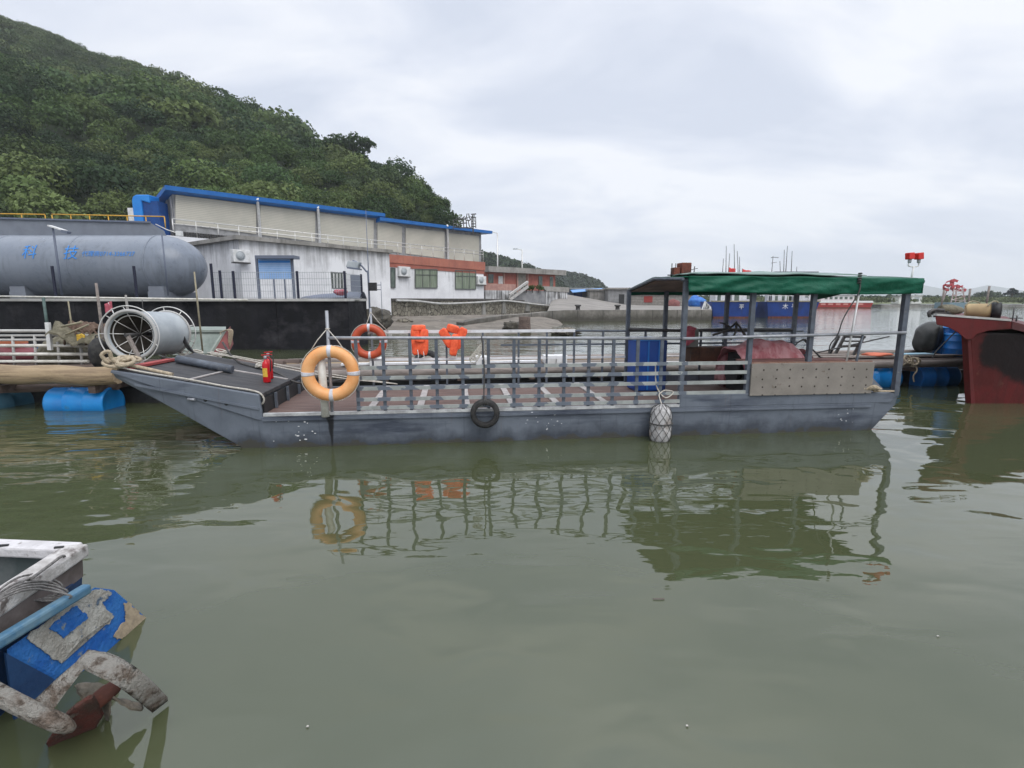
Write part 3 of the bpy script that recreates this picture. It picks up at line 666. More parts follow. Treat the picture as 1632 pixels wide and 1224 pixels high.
for px in (20, 243):
    x = P(px, 465, TY - TR).x; g = MB(); g.box(x - .35, TY - 1.15, 1.87, x + .35, TY + 1.1, 2.2); g.box(x - .32, TY - 1.13, 2.2, x + .32, TY - .75, 2.42)
    g.obj('saddle', M_panel, tk)
def on_tank(px0, py0):
    d = ray(px0, py0); yc = TY - TR; x0 = P(px0, py0, yc + .12).x; zc = P(px0, py0, yc + .12).z
    def f(x, y):
        dz = (zc + y) - tz; return V(x0 + x, TY - math.sqrt(max(.01, (TR + .018) ** 2 - dz * dz)), tz + dz)
    return f
text_geo('科', .62, on_tank(48, 403), 'lettering', M_txt, tk, cuts=1)
text_geo('技', .62, on_tank(114, 404), 'lettering', M_txt, tk, cuts=1)
text_geo('代理商0714-3266727', .25, on_tank(174, 405), 'lettering', M_txt, tk, cuts=1)
# steel bund panel behind the top of the tank, with the yellow rails
by = TY + .9
bx = thing('steel_container', 'grey steel box section standing behind the top of the tank', 'container', (P(200, 380, by).x, by, 1.9))
a, b, c = P(-70, 349, by), P(240, 355, by), P(268, 378, by + .3)
MB().prism([(-26, by, 1.88), (a.x, by, 1.88), (P(272, 380, by).x, by, 1.88), (P(272, 380, by).x, by, c.z - .5), (P(262, 370, by).x, by, P(262, 368, by).z), b, (-26, by, b.z + .25)], (-1.6, 2.2, 0)).obj('body', M_panel, bx)
g = MB(); g.bar((-26, by - .03, b.z + .27), b + V(0, -.03, .02), .1, .07); g.obj('top_edge', M_slate, bx)
for i, (x0, x1, lb) in enumerate([(-40, 72, 'yellow guard rail above the tank left of the gap'), (83, 262, 'longer yellow guard rail above the tank beside the blue duct')]):
    yr = by + .2; t = thing('guard_rail', lb, 'railing', P(x0, 352, yr), group='yellow guard rails above the tank')
    zt0, zt1 = P(x0, 340.5 + .012 * x0, yr).z, P(x1, 340.5 + .018 * x1, yr).z
    X0, X1 = P(x0, 345, yr).x, P(x1, 345, yr).x
    MB().tube([(X0, yr, zt0), (X1, yr, zt1)], .026, 8).obj('top_rail', M_yrail, t)
    k = 4 if i == 0 else 7
    for j in range(k):
        u = j / (k - 1); x = X0 + (X1 - X0) * u; zt = zt0 + (zt1 - zt0) * u
        MB().tube([(x, yr, zt - .03), (x, yr, zt - .5)], .022, 8).obj('post', M_yrail, t)
# solar lamp poles in front of the tank
for px0, px1, y0, hd, lb, r in [(84, 99, 360, (118, 366), 'grey lamp pole in front of the tank with a white strip lamp', .04), (254, 268, 372, (290, 373), 'thin grey lamp pole near the domed tank end with a small lamp', .028)]:
    yl = 21.2; bt = P(px1, 471, yl); tp = P(px1 + (px0 - px1) * .0, y0, yl); tp = V(bt.x, yl, P(px0, y0, yl).z)
    t = thing('lamp_pole', lb, 'lamp', bt, group='lamp poles in front of the tank')
    MB().tube([bt, tp], r, 8).obj('pole', M_slate, t)
    e = P(hd[0], hd[1], yl - .3)
    if px0 < 100:
        g = MB(); g.bar(tp + V(-.08, -.05, .0), V(tp.x + .72, yl - .3, tp.z - .22), .16, .05); g.obj('lamp_head', M_white, t)
        g = MB(); g.bar(V(tp.x + .62, yl - .3, tp.z - .24), V(tp.x + .85, yl - .3, tp.z - .3), .2, .1); g.obj('lamp_housing', M_slate, t)
    else:
        MB().tube([tp + V(-.2, 0, .35), tp + V(.3, -.1, .12), tp + V(.78, -.2, -.02)], .02, 6).obj('arm', M_stain, t)
        MB().box(tp.x + .72, yl - .28, tp.z - .12, tp.x + .92, yl - .12, tp.z + .06).obj('lamp_head', M_white, t)
# black mesh fence on the wall top
fn = thing('mesh_fence', 'black posted wire mesh fence on top of the sea wall', 'fence', P(440, 478, 20.4), group=None)
FP = [(90, 424, 470), (219, 424, 475), (341, 420, 452), (354, 431, 480), (375, 432, 476), (476, 432, 478), (551, 432, 478), (577, 437, 478)]
fx = []
for px, y0, y1 in FP:
    yy = 20.2 if px < 560 else 21.6
    b, tp = P(px, 477, yy), P(px, y0, yy); fx.append((b.x, tp.z, yy))
    MB().box(b.x - .04, yy - .03, 1.87, b.x + .04, yy + .03, tp.z).obj('post', M_navy, fn)
def meshpanel(x0, y0, x1, y1, z0, z1):
    g = MB(); L = math.hypot(x1 - x0, y1 - y0); k = int(L / .09)
    for i in range(k + 1):
        u = i / k; x, y = x0 + (x1 - x0) * u, y0 + (y1 - y0) * u; g.tube([(x, y, z0), (x, y, z1)], .0055, 4, caps=False)
    for j in range(5):
        z = z0 + .03 + (z1 - z0 - .06) * j / 4; g.bar((x0, y0, z), (x1, y1, z), .012, .012)
    g.obj('wire_panel', M_wire, fn)
meshpanel(fx[2][0], 20.25, fx[5][0], 20.25, 1.92, fx[5][1] - .02)
meshpanel(fx[5][0], 20.25, fx[6][0], 20.25, 1.92, fx[5][1] - .02)
meshpanel(fx[6][0], 20.25, fx[7][0], 21.6, 1.92, fx[7][1] - .02)
# ================================================================== BUILDINGS
def panel(pl, pts, th, off=0):               # polygon of picture points on a vertical plane, th metres thick behind it
    g = MB(); q = [pl.hit(*p) + pl.n * off for p in pts]; g.prism(q, pl.n * th); return g
# --- white shed (nearest)
SA, SB = P(385, 440, 26.5), P(622, 440, 34)
PS = VPlane(SA, SB)
def flank(pl, px, dist): return pl.t(pl.hit(px, 450))
sh = thing('white_shed', 'streaked whitewashed shed with a flat roof beside the sea wall', 'shed', (SB.x, SB.y, 1))
tl, tr = PS.t(PS.hit(386, 450)), PS.t(PS.hit(622, 450)); ZT = 4.78
g = MB(); g.prism([PS.at(tl, .3), PS.at(tr, .3), PS.at(tr, ZT), PS.at(tl, ZT)], PS.n * 5.5); g.obj('wall', M_shedw, sh)
g = MB(); g.prism([PS.at(tl - .25, ZT + .002, -.25), PS.at(tr + .1, ZT + .002, -.25), PS.at(tr + .1, ZT + .2, -.25), PS.at(tl - .25, ZT + .2, -.25)], PS.n * 6.0); g.obj('roof', M_conc, sh)
win = panel(PS, [(527, 433), (552, 435), (553, 460), (529, 460)], .1, -.02).obj('window', M_frame, sh)
g = MB()
for i in range(5):
    x = 530 + i * 5; q0, q1 = PS.hit(x + 1.2, 436), PS.hit(x + 1.6, 459); g.bar(q0 - PS.n * .05, q1 - PS.n * .05, .05, .05)
g.obj('bar', M_white, win)
panel(PS, [(558, 438), (574, 439), (574, 478), (560, 478)], .1, -.03).obj('door', M_slate, sh)
# AC units
def ac(name_lab, q, d, n, grp='air conditioner units on the walls', s=1.0):
    t = thing('air_conditioner', name_lab, 'air conditioner', q, group=grp)
    c = V(*q); u = V(0, 0, 1)
    g = MB(); g.obox(c - n * .16, d * .42 * s, n * .15, u * .3 * s); g.obj('casing', M_white, t, bevel=.02)
    o = c - n * .318 - d * .08 * s; g = MB(); g.torus(o, n, .22 * s, .012, 24, 6); g.torus(o, n, .12 * s, .01, 20, 6); g.lathe([(.2 * s, 0), (.2 * s, .004), (.01, .006)], o + n * .004, -n, 24); g.obj('fan_grille', M_grey, t)
    g = MB(); g.obox(c - n * .15 - u * (.33 * s), d * .4 * s, n * .17, u * .02); g.obj('bracket', M_steel, t)
ac('white air conditioner on the left corner of the white shed', PS.at(tl - .05, P(393, 410, 27).z), PS.d, PS.n)
# --- long two-storey building
RX = P(771, 450, 52); PA = VPlane(RX, RX - V(.664, .748, 0)); PA = VPlane(RX - V(.664, .748, 0) * 34, RX)
PU = VPlane(PA.a, PA.a + PA.d, 1.6)
lb_ = thing('harbour_building', 'long two-storey building with beige shutters, blue roof and green windows', 'building', (RX.x, RX.y, 1.9))
ZTER = (P(771, 431, 52).z + PA.hit(300, 376).z) / 2 + .05
t0, t1 = PA.t(PA.hit(268, 400)), PA.t(RX)
zb = 1.6; zt0 = PA.hit(290, 377).z; zt1 = PA.hit(771, 418).z; ZT2 = zt1
g = MB(); g.prism([PA.at(t0, zb), PA.at(t1, zb), PA.at(t1, zt1 - .02), PA.at(t0, zt0 - .02)], PA.n * 9.5); g.obj('wall', M_white_w, lb_)
q = PA.t(PA.hit(618, 420))
za, zc = PA.hit(621, 405.5).z, PA.hit(771, 418).z
zd, ze = PA.hit(622, 418.5).z, PA.hit(771, 431).z
g = MB(); g.prism([PA.at(q, zd, -.12), PA.at(t1 + .1, ze, -.12), PA.at(t1 + .1, zc, -.12), PA.at(q, za, -.12)], PA.n * .6); g.obj('red_band', M_pink_w, lb_)
g = MB(); g.prism([PA.at(q, zd - .01, -.06), PA.at(t1 + .04, ze - .01, -.06), PA.at(t1 + .04, ze - .35, -.06), PA.at(q, zd - .35, -.06)], PA.n * .5); g.obj('red_band', mat('red_band_lower', (.36, .12, .085), (.3, .1, .075), sc=1, rough=.8), lb_)
g = MB(); g.prism([PA.at(t0, zt0 - .6, -.08), PA.at(q - .02, za - .55, -.08), PA.at(q - .02, za, -.08), PA.at(t0, zt0, -.08)], PA.n * .5); g.obj('parapet', M_white_w, lb_)
for x0, y0, x1, y1, m_ in [(622, 427, 629, 458, M_glass), (661, 429, 696, 458.5, M_gcurt), (725, 431, 757.5, 460.5, M_gcurt)]:
    wn = panel(PA, [(x0, y0), (x1, y0 + .7), (x1, y1 + .4), (x0, y1)], .2, -.05).obj('window', m_, lb_)
    g = MB(); a, b, c, d = [PA.hit(*p) - PA.n * .07 for p in ((x0, y0), (x1, y0 + .7), (x1, y1 + .4), (x0, y1))]
    for p, r_ in ((a, b), (b, c), (c, d), (d, a)): g.bar(p, r_, .07, .07)
    if x1 - x0 > 10:
        for k in (1 / 3, 2 / 3): g.bar(a.lerp(b, k), d.lerp(c, k), .05, .05)
        g.bar(a.lerp(d, .3), b.lerp(c, .3), .05, .05)
    g.obj('frame', M_frame, wn)
ac('white air conditioner between two windows of the long building', PA.hit(642, 433), PA.d, PA.n, s=1.35)
ac('white air conditioner at the right end of the long building', PA.hit(765, 447), PA.d, PA.n, s=1.35)
# upper storey on the plane set back from the terrace
xs = [276, 411, 505, 598, 643, 711, 766]
def roofy(px): return 302 + (px - 276) * .1285 if px < 602 else 349.5 + (px - 600) * .122
ub = MB(); T0, T1, TM = PU.t(PU.hit(276, 330)), PU.t(PU.hit(767, 400)), PU.t(PU.hit(602, 360))
zu0 = PU.hit(276, 305).z; zum = PU.hit(602, 346).z; zum2 = PU.hit(602, 352).z; zu1 = PU.hit(767, 372).z
ub.prism([PU.at(T0, 4.9), PU.at(TM, 4.9), PU.at(TM, zum), PU.at(T0, zu0)], PU.n * 3.2); ub.obj('wall', M_pill, lb_)
ub = MB(); ub.prism([PU.at(TM + .003, 4.9), PU.at(T1, 4.9), PU.at(T1, zu1), PU.at(TM + .003, zum2)], PU.n * 3.2); ub.obj('wall', M_pill, lb_)
for a, b in zip(xs, xs[1:]):
    x0, x1 = a + 3, b - 3.5
    panel(PU, [(x0, roofy(x0) + 8), (x1, roofy(x1) + 8 - (0 if x1 < 600 else 1)), (x1, 398 + (x1 - 600) * .13), (x0, 398 + (x0 - 600) * .13)], .1, -.09).obj('shutter', M_shut, lb_)
def roof_slab(px0, px1, drop, y0, y1, hgt):
    a, b = PU.hit(px0, y0) - PU.n * .6, PU.hit(px1, y1) - PU.n * .6
    g = MB(); n = PU.n; up = V(0, 0, 1)
    ra, rb = a + n * 4.4 - up * .95, b + n * 4.4 - up * drop
    dn = V(0, 0, -hgt)
    g.add([a, b, rb, ra, a + dn, b + dn, rb + dn, ra + dn], [(0, 1, 2, 3), (4, 7, 6, 5), (0, 4, 5, 1), (1, 5, 6, 2), (2, 6, 7, 3), (3, 7, 4, 0)])
    g.obj('roof', M_broof, lb_)
roof_slab(258, 607, .95, 297.0, 341.2, .27); roof_slab(599, 778, -.1, 347, 369, .27)
def pipe(px, y0, y1):
    a, b = PU.hit(px - 5, y0) - PU.n * .6, PU.hit(px, y0 + 8) - PU.n * .2
    c = PU.hit(px, y1) - PU.n * .2
    MB().tube([a, b, V(b.x, b.y, c.z)], .1, 8).obj('downpipe', M_white, lb_)
pipe(409, 318, 381); pipe(505, 331, 388); pipe(711, 360, 418)
# gable end with the white gutter stub
g = MB(); a = PU.at(T0, 4.9); 
pg = VPlane(PU.at(T0 - .002, 0), PU.at(T0 - .002, 0) + PU.n)
for k in range(4):
    o = PU.at(T0, 5.0) + PU.n * (.3 + k * .8); g.obox(o + V(0, 0, (zu0 - 5.3) / 2), PU.d * .04, PU.n * .12, V(0, 0, (zu0 - 5.3) / 2))
g.obj('gable_rib', M_concl, lb_)
# terrace handrail
rl = thing('terrace_railing', 'pale steel railing along the terrace in front of the shutters', 'railing', PA.at(t1, ZT2))
NPO = 21
ta = PA.t(PA.hit(277, 370))
tops, bots = [], []
for i in range(NPO + 1):
    u = i / NPO; tt = ta + (t1 - ta) * u; zz_ = zt0 + (zt1 - zt0) * u if False else None
    frac = (tt - t0) / (t1 - t0); zf = zt0 + (zt1 - zt0) * frac
    b = PA.at(tt, zf, .06); tops.append(b + V(0, 0, 1.0)); bots.append(b)
    MB().tube([b, b + V(0, 0, 1.0)], .028, 6).obj('post', M_stain, rl)
for h_ in (1.0, .72): MB().tube([bots[0] + V(0, 0, h_), bots[-1] + V(0, 0, h_)], .032, 8).obj('rail', M_stain, rl)
g = MB(); k = 60
for i in range(k): u = i / k * .34; q = bots[0].lerp(bots[-1], u); g.box(q.x - .05, q.y - .05, q.z + .002, q.x + .05, q.y + .05, q.z + .3)
g.obj('baluster', M_steel, rl)
# roof sign seen from behind
sg = thing('roof_sign', 'dark roof letters seen from behind above the far end of the blue roof', 'sign', PU.hit(752, 364))
sq = PU.hit(738, 358) + PU.n * 1.5; sd_ = (PU.d * 1.0).normalized()
for ch, px, yy, s in (('江', 729, 357, 1.0), ('主', 739, 356, 1.25), ('酚', 750, 354, 1.5)):
    o = P(px, yy, 50.0); text_geo(ch, s, lambda x, y, o=o: V(o.x - x * .8, o.y + x * .3, o.z + y), 'lettering', M_steel, sg)
g = MB(); a, b = P(722, 362, 50.1), P(754, 364, 50.1); g.bar(a, b, .08, .08); g.bar(P(722, 350.5, 50.1), P(754, 351 - 6, 50.1), .05, .05); g.bar(P(753.5, 343, 50.1), b - V(0, 0, .4), .12, .12); g.bar(P(723, 350, 50.1), a - V(0, 0, .3), .06, .06); g.obj('frame', M_steel, sg)
# blue duct at the left gable
dq = P(222, 352, 33); du = thing('blue_duct', 'bright blue curved ventilation duct at the left gable of the long building', 'duct', dq)
M_duct = mat('duct_blue', (.015, .20, .62), (.02, .24, .66), sc=2, rough=.35)
z0 = P(220, 356, 33).z; x0_, x1_ = P(213, 350, 33).x, P(228, 350, 33).x; zt = P(220, 310, 33).z
g = MB(); g.prism([(x0_, 33, z0 - 1), (x1_, 33, z0 - 1), (x1_, 33, zt - .35), (x1_ + .5, 33, zt - .5), (x1_ + .5, 33, zt), (x0_ + .3, 33, zt), (x0_ + .08, 33, zt - .1), (x0_, 33, zt - .35)], (0, 1.0, 0)); g.obj('duct_bend', M_duct, du, bevel=.06)
g = MB(); g.box(x1_ + .01, 33.1, z0 - 1, x1_ + .95, 34, P(220, 320, 33).z); g.obj('fan_box', mat('duct_dark_blue', (.008, .05, .2), (.01, .07, .25), rough=.5), du)
g = MB(); g.box(P(204, 350, 33).x, 33.05, z0 - 1, x0_ - .01, 34, P(204, 331, 33).z); g.obj('inlet_box', M_white, du)
# notice board
nb = thing('notice_board', 'blue printed notice board in a grey roofed frame by the white shed', 'notice board', P(440, 478, 24.5))
yb = 24.5
g = MB(); a, b = P(414, 445, yb), P(463, 413, yb); g.box(a.x, yb - .03, a.z, b.x, yb + .03, b.z); bd = g.obj('panel', M_board, nb)
g = MB(); g.box(a.x + .02, yb - .045, b.z - .16, b.x - .02, yb - .032, b.z - .06); g.obj('heading_strip', M_txt, bd)
for px in (411, 467): x = P(px, 440, yb).x; MB().box(x - .05, yb - .05, 1.86, x + .05, yb + .05, P(466, 409, yb).z).obj('post', M_slate, nb)
for px in (436, 453): x = P(px, 440, yb).x; MB().box(x - .03, yb - .03, 1.86, x + .03, yb + .03, a.z).obj('post', M_slate, nb)
g = MB(); a, b = P(407, 412, yb - .3), P(469, 407, yb - .3); g.box(a.x, yb - .35, a.z, b.x, yb + .3, b.z); g.obj('roof', M_slate, nb)
# curved flood lamp and the thin mast
lp = thing('flood_lamp', 'curved grey post with a square flood lamp in front of the shed', 'lamp', P(588, 497, 22.5))
yl = 22.5; b = P(589, 497, yl); b = V(b.x, yl, 0.9)
MB().tube(spline([b, V(b.x, yl, P(585, 440, yl).z), V(b.x - .08, yl, P(583, 432, yl).z), V(b.x - .35, yl, P(574, 420, yl).z), V(b.x - .62, yl, P(566, 415.5, yl).z)]), .035, 8).obj('pole', M_slate, lp)
q = P(564, 422, yl); g = MB(); g.obox(q, V(.24, 0, -.03), V(0, .2, .0), V(.05, 0, .13)); g.obj('lamp_head', M_grey, lp, bevel=.02)
g = MB(); g.obox(q + V(.02, -.02, -.16), V(.25, 0, -.03), V(0, .22, .0), V(.0, 0, .03)); g.obj('lens', M_slate, lp)
q = P(594, 457, yl - .1); g = MB(); g.obox(q, V(.16, 0, 0), V(0, .1, 0), V(0, 0, .17)); g.obj('control_box', M_black, lp)
ms = thing('antenna_mast', 'tall thin grey mast rising above the terrace beside the flood lamp', 'mast', P(591, 497, 23)); b = P(590, 497, 23); tp = P(583, 334, 23)
MB().tube([V(b.x, 23, 1), V(b.x, 23, tp.z)], [.028, .012], 7).obj('pole', M_slate, ms)
q = P(600, 458, 23); MB().tube([V(q.x + .2, 23, 1.0), V(q.x + .2, 23, P(600, 449, 23).z)], .012, 6).obj('side_rod', M_slate, ms)
g = MB(); g.bar((b.x, 23, q.z + .1), (q.x + .2, 23, q.z + .1), .03, .03); g.bar((b.x, 23, q.z - .1), (q.x + .2, 23, q.z - .1), .03, .03); g.obj('arm', M_slate, ms)
# tarpaulin covered skiff parked behind the fence
q = P(530, 473, 21.6); g = MB()
g.sheet(lambda u, v: V(q.x - 1.2 + 2.4 * u, 21.3 + 1.0 * v, 1.9 + (.05 + .28 * u ** .7 * (1 - .2 * u)) * (1 - abs(2 * v - 1) ** 2) + .03 * nz(u * 6, v * 5)), 24, 10, (0, 0, .02))
tag(g.obj('tarpaulin_heap', M_slate, base=q), 'dark grey tarpaulin heap behind the mesh fence by the shed', 'tarpaulin')
q = P(543, 466, 21.0); g = MB(); g.blob(q, .28, .2, .12, 3, .3); tag(g.obj('red_bundle', M_pink, base=q), 'small faded red bundle on the tarpaulin heap', 'bundle')
# --- rubble retaining wall below the long building
PR = VPlane(P(626, 490, 41), P(880, 490, 62))
rw = thing('retaining_wall', 'rough rubble stone retaining wall below the long building', 'wall', PR.hit(700, 500))
g = panel(PR, [(626, 479.5), (760, 479), (835, 481), (880, 486), (880, 495), (800, 503), (720, 506), (626, 508)], 2.5); g.obj('stonework', M_stone, rw)
g = panel(PR, [(624, 475.5), (770, 476), (835, 478.5), (835, 480.9), (760, 478.9), (624, 479.3)], 3, -.1); g.obj('capping', mat('dark_capping', (.06, .055, .05), (.1, .09, .08), rough=.9), rw)
for px in (768, 800, 838):
    g = panel(PR, [(px, 481), (px + 3, 481), (px + 5, 503 - (px - 768) * .1), (px - 1, 503 - (px - 768) * .1)], .3, -.16); g.obj('buttress', M_conc, rw)
hs = [PR.hit(px, py) - PR.n * .25 for px, py in ((628, 479), (660, 480), (700, 484), (740, 483), (775, 481), (800, 479.5), (820, 481), (850, 485), (882, 488), (900, 489))]
tag(MB().tube(spline(hs), .09, 8).obj('hose', M_concl, base=hs[0]), 'long pale hose sagging along the top of the stone wall', 'hose')
# --- red house, stairs, planter
RA, RB = P(775, 450, 60), P(893, 450, 69); PH = VPlane(RA, RB)
rh = thing('red_house', 'low red plastered house with an overhanging grey concrete roof', 'house', RA)
g = panel(PH, [(772, 431), (885, 436), (885, 475), (772, 475)], 8); g.obj('wall', M_redw, rh)
a, b = PH.hit(770, 424.5), PH.hit(894, 431.2); g = MB(); g.prism([a - PH.n * .9, b - PH.n * .9, b - PH.n * .9 - V(0, 0, .62), a - PH.n * .9 - V(0, 0, .62)], PH.n * 10); g.obj('roof', M_conc, rh)
for x0, y0, x1, y1, m_, nm in [(778, 437, 786, 451, M_glass, 'window'), (794, 440, 802, 464, M_white, 'door'), (858, 440, 864, 455, M_glass, 'window'), (876, 441, 881, 458, M_glass, 'window'), (824, 436, 838, 460, mat('stair_screen', (.35, .32, .27), (.25, .23, .2), rough=.8), 'stair_screen')]:
    panel(PH, [(x0, y0), (x1, y0 + .3), (x1, y1), (x0, y1)], .2, -.06).obj(nm, m_, rh)
for px in (801, 822.5, 839): panel(PH, [(px, 434), (px + 1.6, 434), (px + 1.6, 466), (px, 466)], .25, -.2).obj('pilaster', mat('pink_trim', (.5, .3, .25), rough=.8), rh)
PT = VPlane(P(772, 460, 57), P(900, 460, 66))
tw = thing('terrace_wall', 'pink balustrade wall over a streaked white base below the red house', 'wall', PT.hit(800, 465))
panel(PT, [(774, 451.5), (822, 453), (822, 463), (774, 462.5)], .3).obj('balustrade', mat('pink_balustrade', (.45, .27, .22), (.36, .2, .17), sc=3, rough=.8), tw)
panel(PT, [(774, 462.6), (822, 463.1), (822, 477), (774, 477)], .4, -.04).obj('base', M_streaky, tw)
panel(PT, [(836, 463), (868, 463.5), (868, 487), (826, 486), (818, 477)], .4, -.1).obj('grey_base', mat('grey_render', (.23, .23, .24), (.3, .3, .3), sc=2, rough=.9), tw)
panel(PT, [(868.1, 464), (902, 466), (903, 482), (890, 487), (868.1, 487)], .4, -.2).obj('streaked_base', M_streaky, tw)
panel(PT, [(860, 456), (904, 458), (904, 466), (868, 464)], .3, -.3).obj('balustrade', M_conc, tw)
g = MB(); a, b = PT.hit(806, 478) - PT.n * .6, PT.hit(835, 457) - PT.n * .6; g.bar(a, b, .3, .25); g.bar(a + V(0, 0, .55), b + V(0, 0, .55), .25, .22)
for k in range(9): q = a.lerp(b, k / 8); g.bar(q, q + V(0, 0, .55), .1, .1)
g.obj('stair_rail', M_concl, tw)
for i, (px, lb) in enumerate([(836, 'left bush of the green planting at the head of the stairs'), (846, 'middle bush of the green planting at the head of the stairs'), (856, 'right bush of the green planting at the head of the stairs')]):
    q = PT.hit(px, 461) - PT.n * .3; t = thing('bush', lb, 'bush', q, group='bushes at the head of the stairs')
    MB().tube([q - V(0, 0, .4), q + V(0, 0, .2)], .05, 5).obj('stem', M_bark, t)
    crowns('foliage', [(q.x + random.uniform(-.3, .3), q.y, q.z + random.uniform(0, .25)) for _ in range(4)], [.38] * 4, [(.06, .1, .03)] * 4, 70, .2, parent=t, base=q, seed=20 + i)
# street lamps behind the red house
for px, y0, y1, Y, lb in [(793, 371, 428, 72, 'taller white street lamp behind the near end of the red house'), (832, 398, 430, 86, 'shorter-looking white street lamp behind the middle of the red house')]:
    b = P(px, y1, Y); tp = P(px, y0, Y); t = thing('street_lamp', lb, 'street lamp', (b.x, Y, 2.0), group='street lamps behind the red house')
    MB().tube([(b.x, Y, 2.0), (b.x, Y, tp.z)], .09, 8).obj('pole', M_stain, t)
    MB().tube([(b.x, Y, tp.z - .05), (b.x - .9, Y - .2, tp.z + .1)], .05, 6).obj('arm', M_stain, t)
    MB().obox((b.x - 1.1, Y - .2, tp.z + .1), (.35, 0, 0), (0, .14, 0), (0, 0, .06)).obj('lamp_head', M_grey, t)
# sheds on the quay
for (x0, y0, x1, y1, Y, mm, nm, lb) in [(905, 461, 945, 481, 84, M_slate, 'quay_shed', 'grey shed under the bright blue sheet awning at the end of the road'), (940, 463, 972, 484, 78, M_conc, 'quay_shed', 'pale block shed between the blue awning and the dark doorway'), (969, 461, 1004, 490, 75, mat('shed_grey', (.2, .2, .2), (.27, .27, .27), sc=2, rough=.9), 'quay_shed', 'grey block shed with a dark doorway beside the canopy post'), (1002, 469, 1110, 491, 75.5, mat('block_wall', (.3, .28, .25), (.22, .2, .18), sc=3, rough=.95, extra=line_extra(2, .4, (.16, .15, .13), .12, .7)), 'quay_shed', 'low block shed with a red door panel seen under the canopy')]:
    a, b = P(x0, y1, Y), P(x1, y0, Y); t = thing(nm, lb, 'shed', (a.x, Y, a.z), group='sheds on the quay')
    MB().box(a.x, Y, a.z - .5, b.x, Y + 4, b.z).obj('wall', mm, t)
    MB().box(a.x - .2, Y - .3, b.z + .002, b.x + .2, Y + 4.2, b.z + .22).obj('roof', M_conc, t)
    def rect(nm2, c0, d0, c1, d1, m2):
        p, q = P(c0, d1, Y), P(c1, d0, Y); MB().box(p.x, Y - .06, p.z, q.x, Y - .004, q.z).obj(nm2, m2, t)
    if x0 == 969: rect('doorway', 986, 469, 995, 484, M_black)
    if x0 == 1002: rect('door', 1026, 472, 1040, 482, mat('red_door', (.3, .04, .035), (.25, .04, .03), rough=.7))
    if x0 == 905:
        p, q = P(912, 463, Y - 3), P(976, 459.5, Y - 3); g = MB(); g.prism([(p.x, Y - 3.4, p.z - .35), (q.x, Y - 3.4, q.z - .1), (q.x, Y - .2, q.z + .1), (p.x, Y - .2, p.z + .1)], (0, 0, .06)); g.obj('awning', mat('awning_blue', (.12, .3, .62), (.2, .38, .68), rough=.5), t)
        rect('blue_cladding', 914, 466, 928, 478, M_fblue)
q = P(1072, 486, 72); tag(MB().blob(q, 1.0, .7, .75, 4, .3).obj('net_heap', M_netr, base=q), 'heap of reddish fishing net on the quay by the block shed', 'net')
q = P(1110, 482, 70); tag(MB().blob(q, 1.2, .8, .8, 9, .3).obj('tarpaulin_heap', mat('blue_tarp', (.02, .12, .45), (.04, .18, .5), sc=2, rough=.5, bump=.05, bsc=3), base=q), 'bright blue tarpaulin heap on the quay behind the canopy', 'tarpaulin')
# rocks and stump on the mud
for px, py, Y, rx, rz, lb in [(817, 519, 31, .55, .38, 'dark weedy rock heap on the mud left of the stump'), (900, 526, 28, .8, .2, 'low weedy rock at the tip of the mud bank'), (645, 510, 35, .5, .22, 'small dark rock at the foot of the stone wall'), (598, 505, 30, .9, .6, 'dark mound of rubble beside the sea wall end')]:
    q = P(px, py + 3, Y); tag(MB().blob(q, rx, rx * .8, rz, px, .5, 2.4, 24, 14).obj('rock', M_stone if rz < .3 else mat('weedy_rock', (.06, .055, .045), (.12, .11, .09), sc=4, rough=.95, bump=.05, bsc=6), base=q), lb, 'rock', 'rocks on the mud bank')
b = P(836, 525, 30); tag(MB().lathe([(.42, -.2), (.36, .1), (.33, .5), (.35, .72), (.1, .74)], b, (0, 0, 1), 12).obj('stump', M_woodd, base=b), 'squat dark timber stump standing on the mud bank', 'stump')
